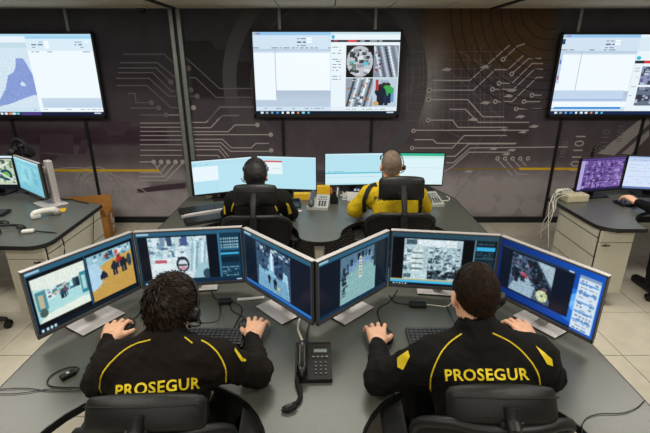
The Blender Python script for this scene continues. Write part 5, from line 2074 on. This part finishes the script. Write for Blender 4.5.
# right desk
t = thing('junction_box', 'cream junction box with loose white cables on the corner of the right desk', 'box', (2.37, 3.91, .74), .15)
MB().box((0, 0, .035), (.22, .13, .07), .008).build('box_body', M_CREAMP, t)
MB().box((0, 0, .071), (.20, .11, .004), .002).build('lid', M_CREAMP, t)
rr = random.Random(4)
for k in range(4):
    y0_ = rr.uniform(-.05, .05)
    pts = [(-.10, y0_, .05), (-.15 - k * .006, y0_ + rr.uniform(-.03, .03), .075), (-.20 - k * .008, rr.uniform(-.06, .06), .03), (-.225 - k * .007, rr.uniform(-.1, .05), -.05), (-.24 - k * .008 + rr.uniform(-.02, .02), rr.uniform(-.1, .1), -.2), (-.23 + rr.uniform(-.03, .03), rr.uniform(-.1, .1), -.32 - .04 * k)]
    MB().tube(pts, .0042, 6, 2).build('cable', M_WHITECABLE, t, True)
for k in range(4):
    MB().tube([(-.09 + .03 * k, .02, .075), (-.10 + .03 * k, .08, .10), (-.16 + .02 * k, .06, .085), (-.19, .0, .06 + .01 * k)], .006, 6, 2).build('cable', M_WHITECABLE, t, True)
t = thing('antenna', 'black bent antenna behind the purple mosaic monitor', 'antenna', (2.68, 4.26, .74))
MB().cyl((0, 0, 0), (0, 0, .014), .04).tube([(0, 0, .01), (0, 0, .30), (-.005, 0, .42), (.02, 0, .45), (.07, 0, .475)], .016, 8, 1).build('stem', M_BLACK, t, True)
MB().box((.05, 0, .468), (.07, .03, .024), .008, rotmat(ry=-.4)).build('head', M_BLACK, t)
# ceiling camera
t = thing('security_camera', 'small dome camera on the ceiling near the double wall profile', 'camera', (-1.95, 5.04, ZC))
MB().cyl((0, 0, 0), (0, 0, -.025), .065, n=20, bevel=.004).build('mount', M_CREAMP, t)
MB().ball((0, 0, -.028), .05, (1, 1, .9), u=18, v=12).build('dome', mat('smoked_dome', '0b0c0e', .12), t, True)

# ------------------------------------------------------------------ chairs
office_chair('black chair with a wide leather headrest behind the left near officer', -.572, 1.07, .04, .972, .90, .385, -.025, tilt=.6, pad_h=.115, recline=0, arms=.685)
office_chair('black chair with a stitched headrest behind the right near officer', .56, 1.07, -.02, 1.005, .94, .35, -.025, tilt=.6, pad_h=.12, recline=0, arms=.685)
office_chair('black mesh chair of the dark haired officer in the middle row', -.525, 3.08, .02, 1.055, .905, .33, -.02, pad_h=.17)
office_chair('black mesh chair of the officer in the yellow shirt', .575, 3.08, 0, 1.11, .925, .345, -.02, pad_h=.18)
office_chair('black chair at the left edge of the room by the left desk', -2.78, 2.58, .1, 1.05, .90, .33, -.02, pad_h=.17)
office_chair('black chair at the right edge of the room by the right desk', 3.12, 2.98, -.1, 1.05, .90, .33, -.02, pad_h=.17)

# ------------------------------------------------------------------ people
A, At, AH, Ab = person('person in a dark jacket with yellow lettering and dark tousled hair, seated near left', dict(
    scale=1.06, head=(-.588, 1.418, 1.118), neck=(-.59, 1.33, 1.015), chest=(-.598, 1.255, .85), pelvis=(-.60, 1.16, .56), head_up=(.10, .50, 1), head_right=(1, -.05, 0),
    SL=(-.765, 1.30, .955), SR=(-.41, 1.30, .965), EL=(-.885, 1.365, .812), ER=(-.275, 1.42, .815), WL=(-.998, 1.66, .785), WR=(-.338, 1.68, .785), dL=(-.12, 1), dR=(.05, 1),
    hair=dict(thick=.014, mat=M_HAIR, rough=.008, tufts=3200, length=.026, lift=.09, whorl=.8, crown=(.0, -.06, .105), line=-.004, wide=.003), top=dict(name='jacket', mat=M_JACKET, fold=.013, vox=.007, extra=.018), spread=.17, hand_scale=1.06, seed=5))
cl = Cloth(At, Ab, 158, 382)
cl.words('PROSEGUR', 159, 386.5, 80, .10, .022)
cl.piping([(145.5, 341), (126, 346), (111, 361), (102, 376), (101, 393)])
cl.piping([(179, 338), (187, 344)])
cl.piping([(196, 341), (203, 345), (215, 356), (222, 368), (226, 382)])
cl.patch('sleeve_tape', [(232, 347), (241, 357), (247, 359), (246, 361), (240, 361), (231, 350)], M_YEL)
headset('black headset on the dark haired officer near left, band over the crown', AH, (1,), 1, [(-.50, 1.56, .95), (-.52, 1.80, .80), (-.55, 1.95, .746), (-.57, 2.03, .746)], over=.114, rad=.098, thin=.0075, tiltf=.035)

Bp, Bt, BH, Bb = person('person in a black jacket with yellow lettering and short brown hair, seated near right', dict(
    head=(.553, 1.395, 1.19), neck=(.567, 1.335, 1.045), chest=(.578, 1.255, .86), pelvis=(.58, 1.16, .56), head_up=(0, .22, 1), head_right=(1, .03, 0),
    SL=(.385, 1.30, .965), SR=(.765, 1.30, .975), EL=(.225, 1.385, .815), ER=(.885, 1.40, .815), WL=(.242, 1.63, .785), WR=(.955, 1.67, .785), dL=(0, 1), dR=(-.12, 1),
    hair=dict(thick=.007, mat=M_HAIR2, rough=.003, tufts=2600, length=.012, whorl=.3, crown=(0, -.05, .10), wide=.0016, line=-.002, slope=.72, seed=2), top=dict(name='jacket', mat=M_JACKET2, fold=.012, vox=.007, extra=.022), spread=.17, hand_scale=1.06, seed=8))
cl = Cloth(Bt, Bb, 486, 374)
cl.words('PROSEGUR', 486.5, 374.5, 80, .012, .022)
cl.piping([(466.8, 334.5), (451.5, 344), (439.7, 361), (431, 379.5), (428.5, 391)])
cl.piping([(497, 334.5), (516, 344), (529, 359), (536, 373), (537, 384)])
cl.patch('sleeve_badge', [(396.7, 357.5), (410.3, 350.5), (412.5, 357), (403.6, 369.8), (396.7, 367)], M_YEL)
cl.words('PROSEGUR', 404.5, 361.5, 13, .95, .0, M_BLACKTEXT, name='badge_lettering')
cl.patch('sleeve_badge', [(537.5, 346.5), (551, 359.6), (551, 366.5), (545.5, 364.5)], M_YEL)
headset('black headset on the short haired officer near right, cup on the right ear', BH, (1,), 1, [(.60, 1.50, .98), (.62, 1.70, .80), (.66, 1.95, .746), (.66, 2.03, .746)], over=.112, rad=.09, thin=.0042, a0=-.05, a1=.80, cup=.9)

D, Dt, DH, Db = person('person with black hair in a dark jacket, seated in the middle row on the left', dict(
    scale=1.14, head=(-.558, 3.37, 1.13), neck=(-.55, 3.31, 1.02), chest=(-.54, 3.24, .85), pelvis=(-.535, 3.18, .56), head_up=(0, .12, 1), vox=.0075,
    SL=(-.725, 3.28, .945), SR=(-.345, 3.28, .945), EL=(-.80, 3.36, .80), ER=(-.285, 3.38, .80), WL=(-.78, 3.58, .785), WR=(-.36, 3.62, .785), dL=(.1, 1), dR=(-.1, 1),
    hair=dict(thick=.010, mat=M_HAIR3, rough=.003, tufts=900, length=.014, wide=.003, line=-.02), top=dict(name='jacket', mat=M_JACKET2, vox=.010), seed=11))
cl = Cloth(Dt, Db, 256, 207)
cl.piping([(235, 201), (232.5, 206), (231.3, 211)], .006)
cl.piping([(273.5, 204), (275.5, 207), (277, 211)], .006)
cl.patch('sleeve_badge', [(286, 202.5), (289, 204), (293, 213), (290, 214.5)], M_YEL, .006)
cl.patch('sleeve_badge', [(223.2, 206), (225, 205), (225, 214), (223.2, 214.5)], M_YEL, .006)
headset('black headset on the black haired officer in the middle row', DH, (), -1, over=.116, rad=.092, thin=.004, a0=.1, a1=.9)

Ep, Et, EH, Eb = person('person with cropped grey hair, yellow shirt and black straps, in the middle row', dict(
    scale=1.06, head=(.53, 3.37, 1.21), neck=(.545, 3.31, 1.065), chest=(.56, 3.24, .88), pelvis=(.565, 3.18, .58), head_up=(0, .14, 1), vox=.0075, skin=M_SKIN2,
    SL=(.36, 3.29, .985), SR=(.735, 3.29, .985), EL=(.24, 3.36, .83), ER=(.83, 3.42, .83), WL=(.32, 3.58, .785), WR=(.76, 3.62, .785), dL=(.1, 1), dR=(-.1, 1),
    hair=dict(thick=.003, mat=M_HAIR4, rough=.001, tufts=500, length=.005, wide=.002, line=-.016, slope=.75), top=dict(name='shirt', mat=M_SHIRT, vox=.010, short=True, collar=.03, extra=.022), seed=14))
cl = Cloth(Et, Eb, 400, 200)
cl.words('PROSEGUR', 391.5, 198, 35, .04, .014, M_BLACKTEXT)
cl.patch('harness_strap', [(372, 181), (376, 181), (370.5, 190), (366, 200), (365, 213), (361, 213), (362, 200), (366, 189)], M_MESHF, .005, 5)
cl.patch('harness_strap', [(418.5, 186), (422, 186), (422.5, 213), (418.5, 213)], M_MESHF, .005, 5)
headset('black headset on the grey haired officer in the yellow shirt', EH, (1,), 1, over=.11, rad=.092, thin=.0035, a1=.85, cup=.7)

Cp, Ct, CHd, Cb = person('person in a black sleeve reaching in from the right edge to a keyboard', dict(
    head=(3.20, 3.30, 1.17), neck=(3.17, 3.22, 1.03), chest=(3.16, 3.14, .85), pelvis=(3.14, 3.08, .56), vox=.007,
    SL=(2.95, 3.20, .955), SR=(3.36, 3.22, .955), EL=(2.85, 3.37, .80), ER=(3.40, 3.42, .80), WL=(2.80, 3.66, .80), WR=(3.3, 3.66, .785), dL=(-.25, 1), dR=(-.1, 1), zhand=.765,
    hair=dict(thick=.010, mat=M_HAIR3, rough=.003, tufts=700, length=.014, wide=.003, line=-.02), top=dict(name='jacket', mat=M_JACKET2, vox=.010), seed=17))
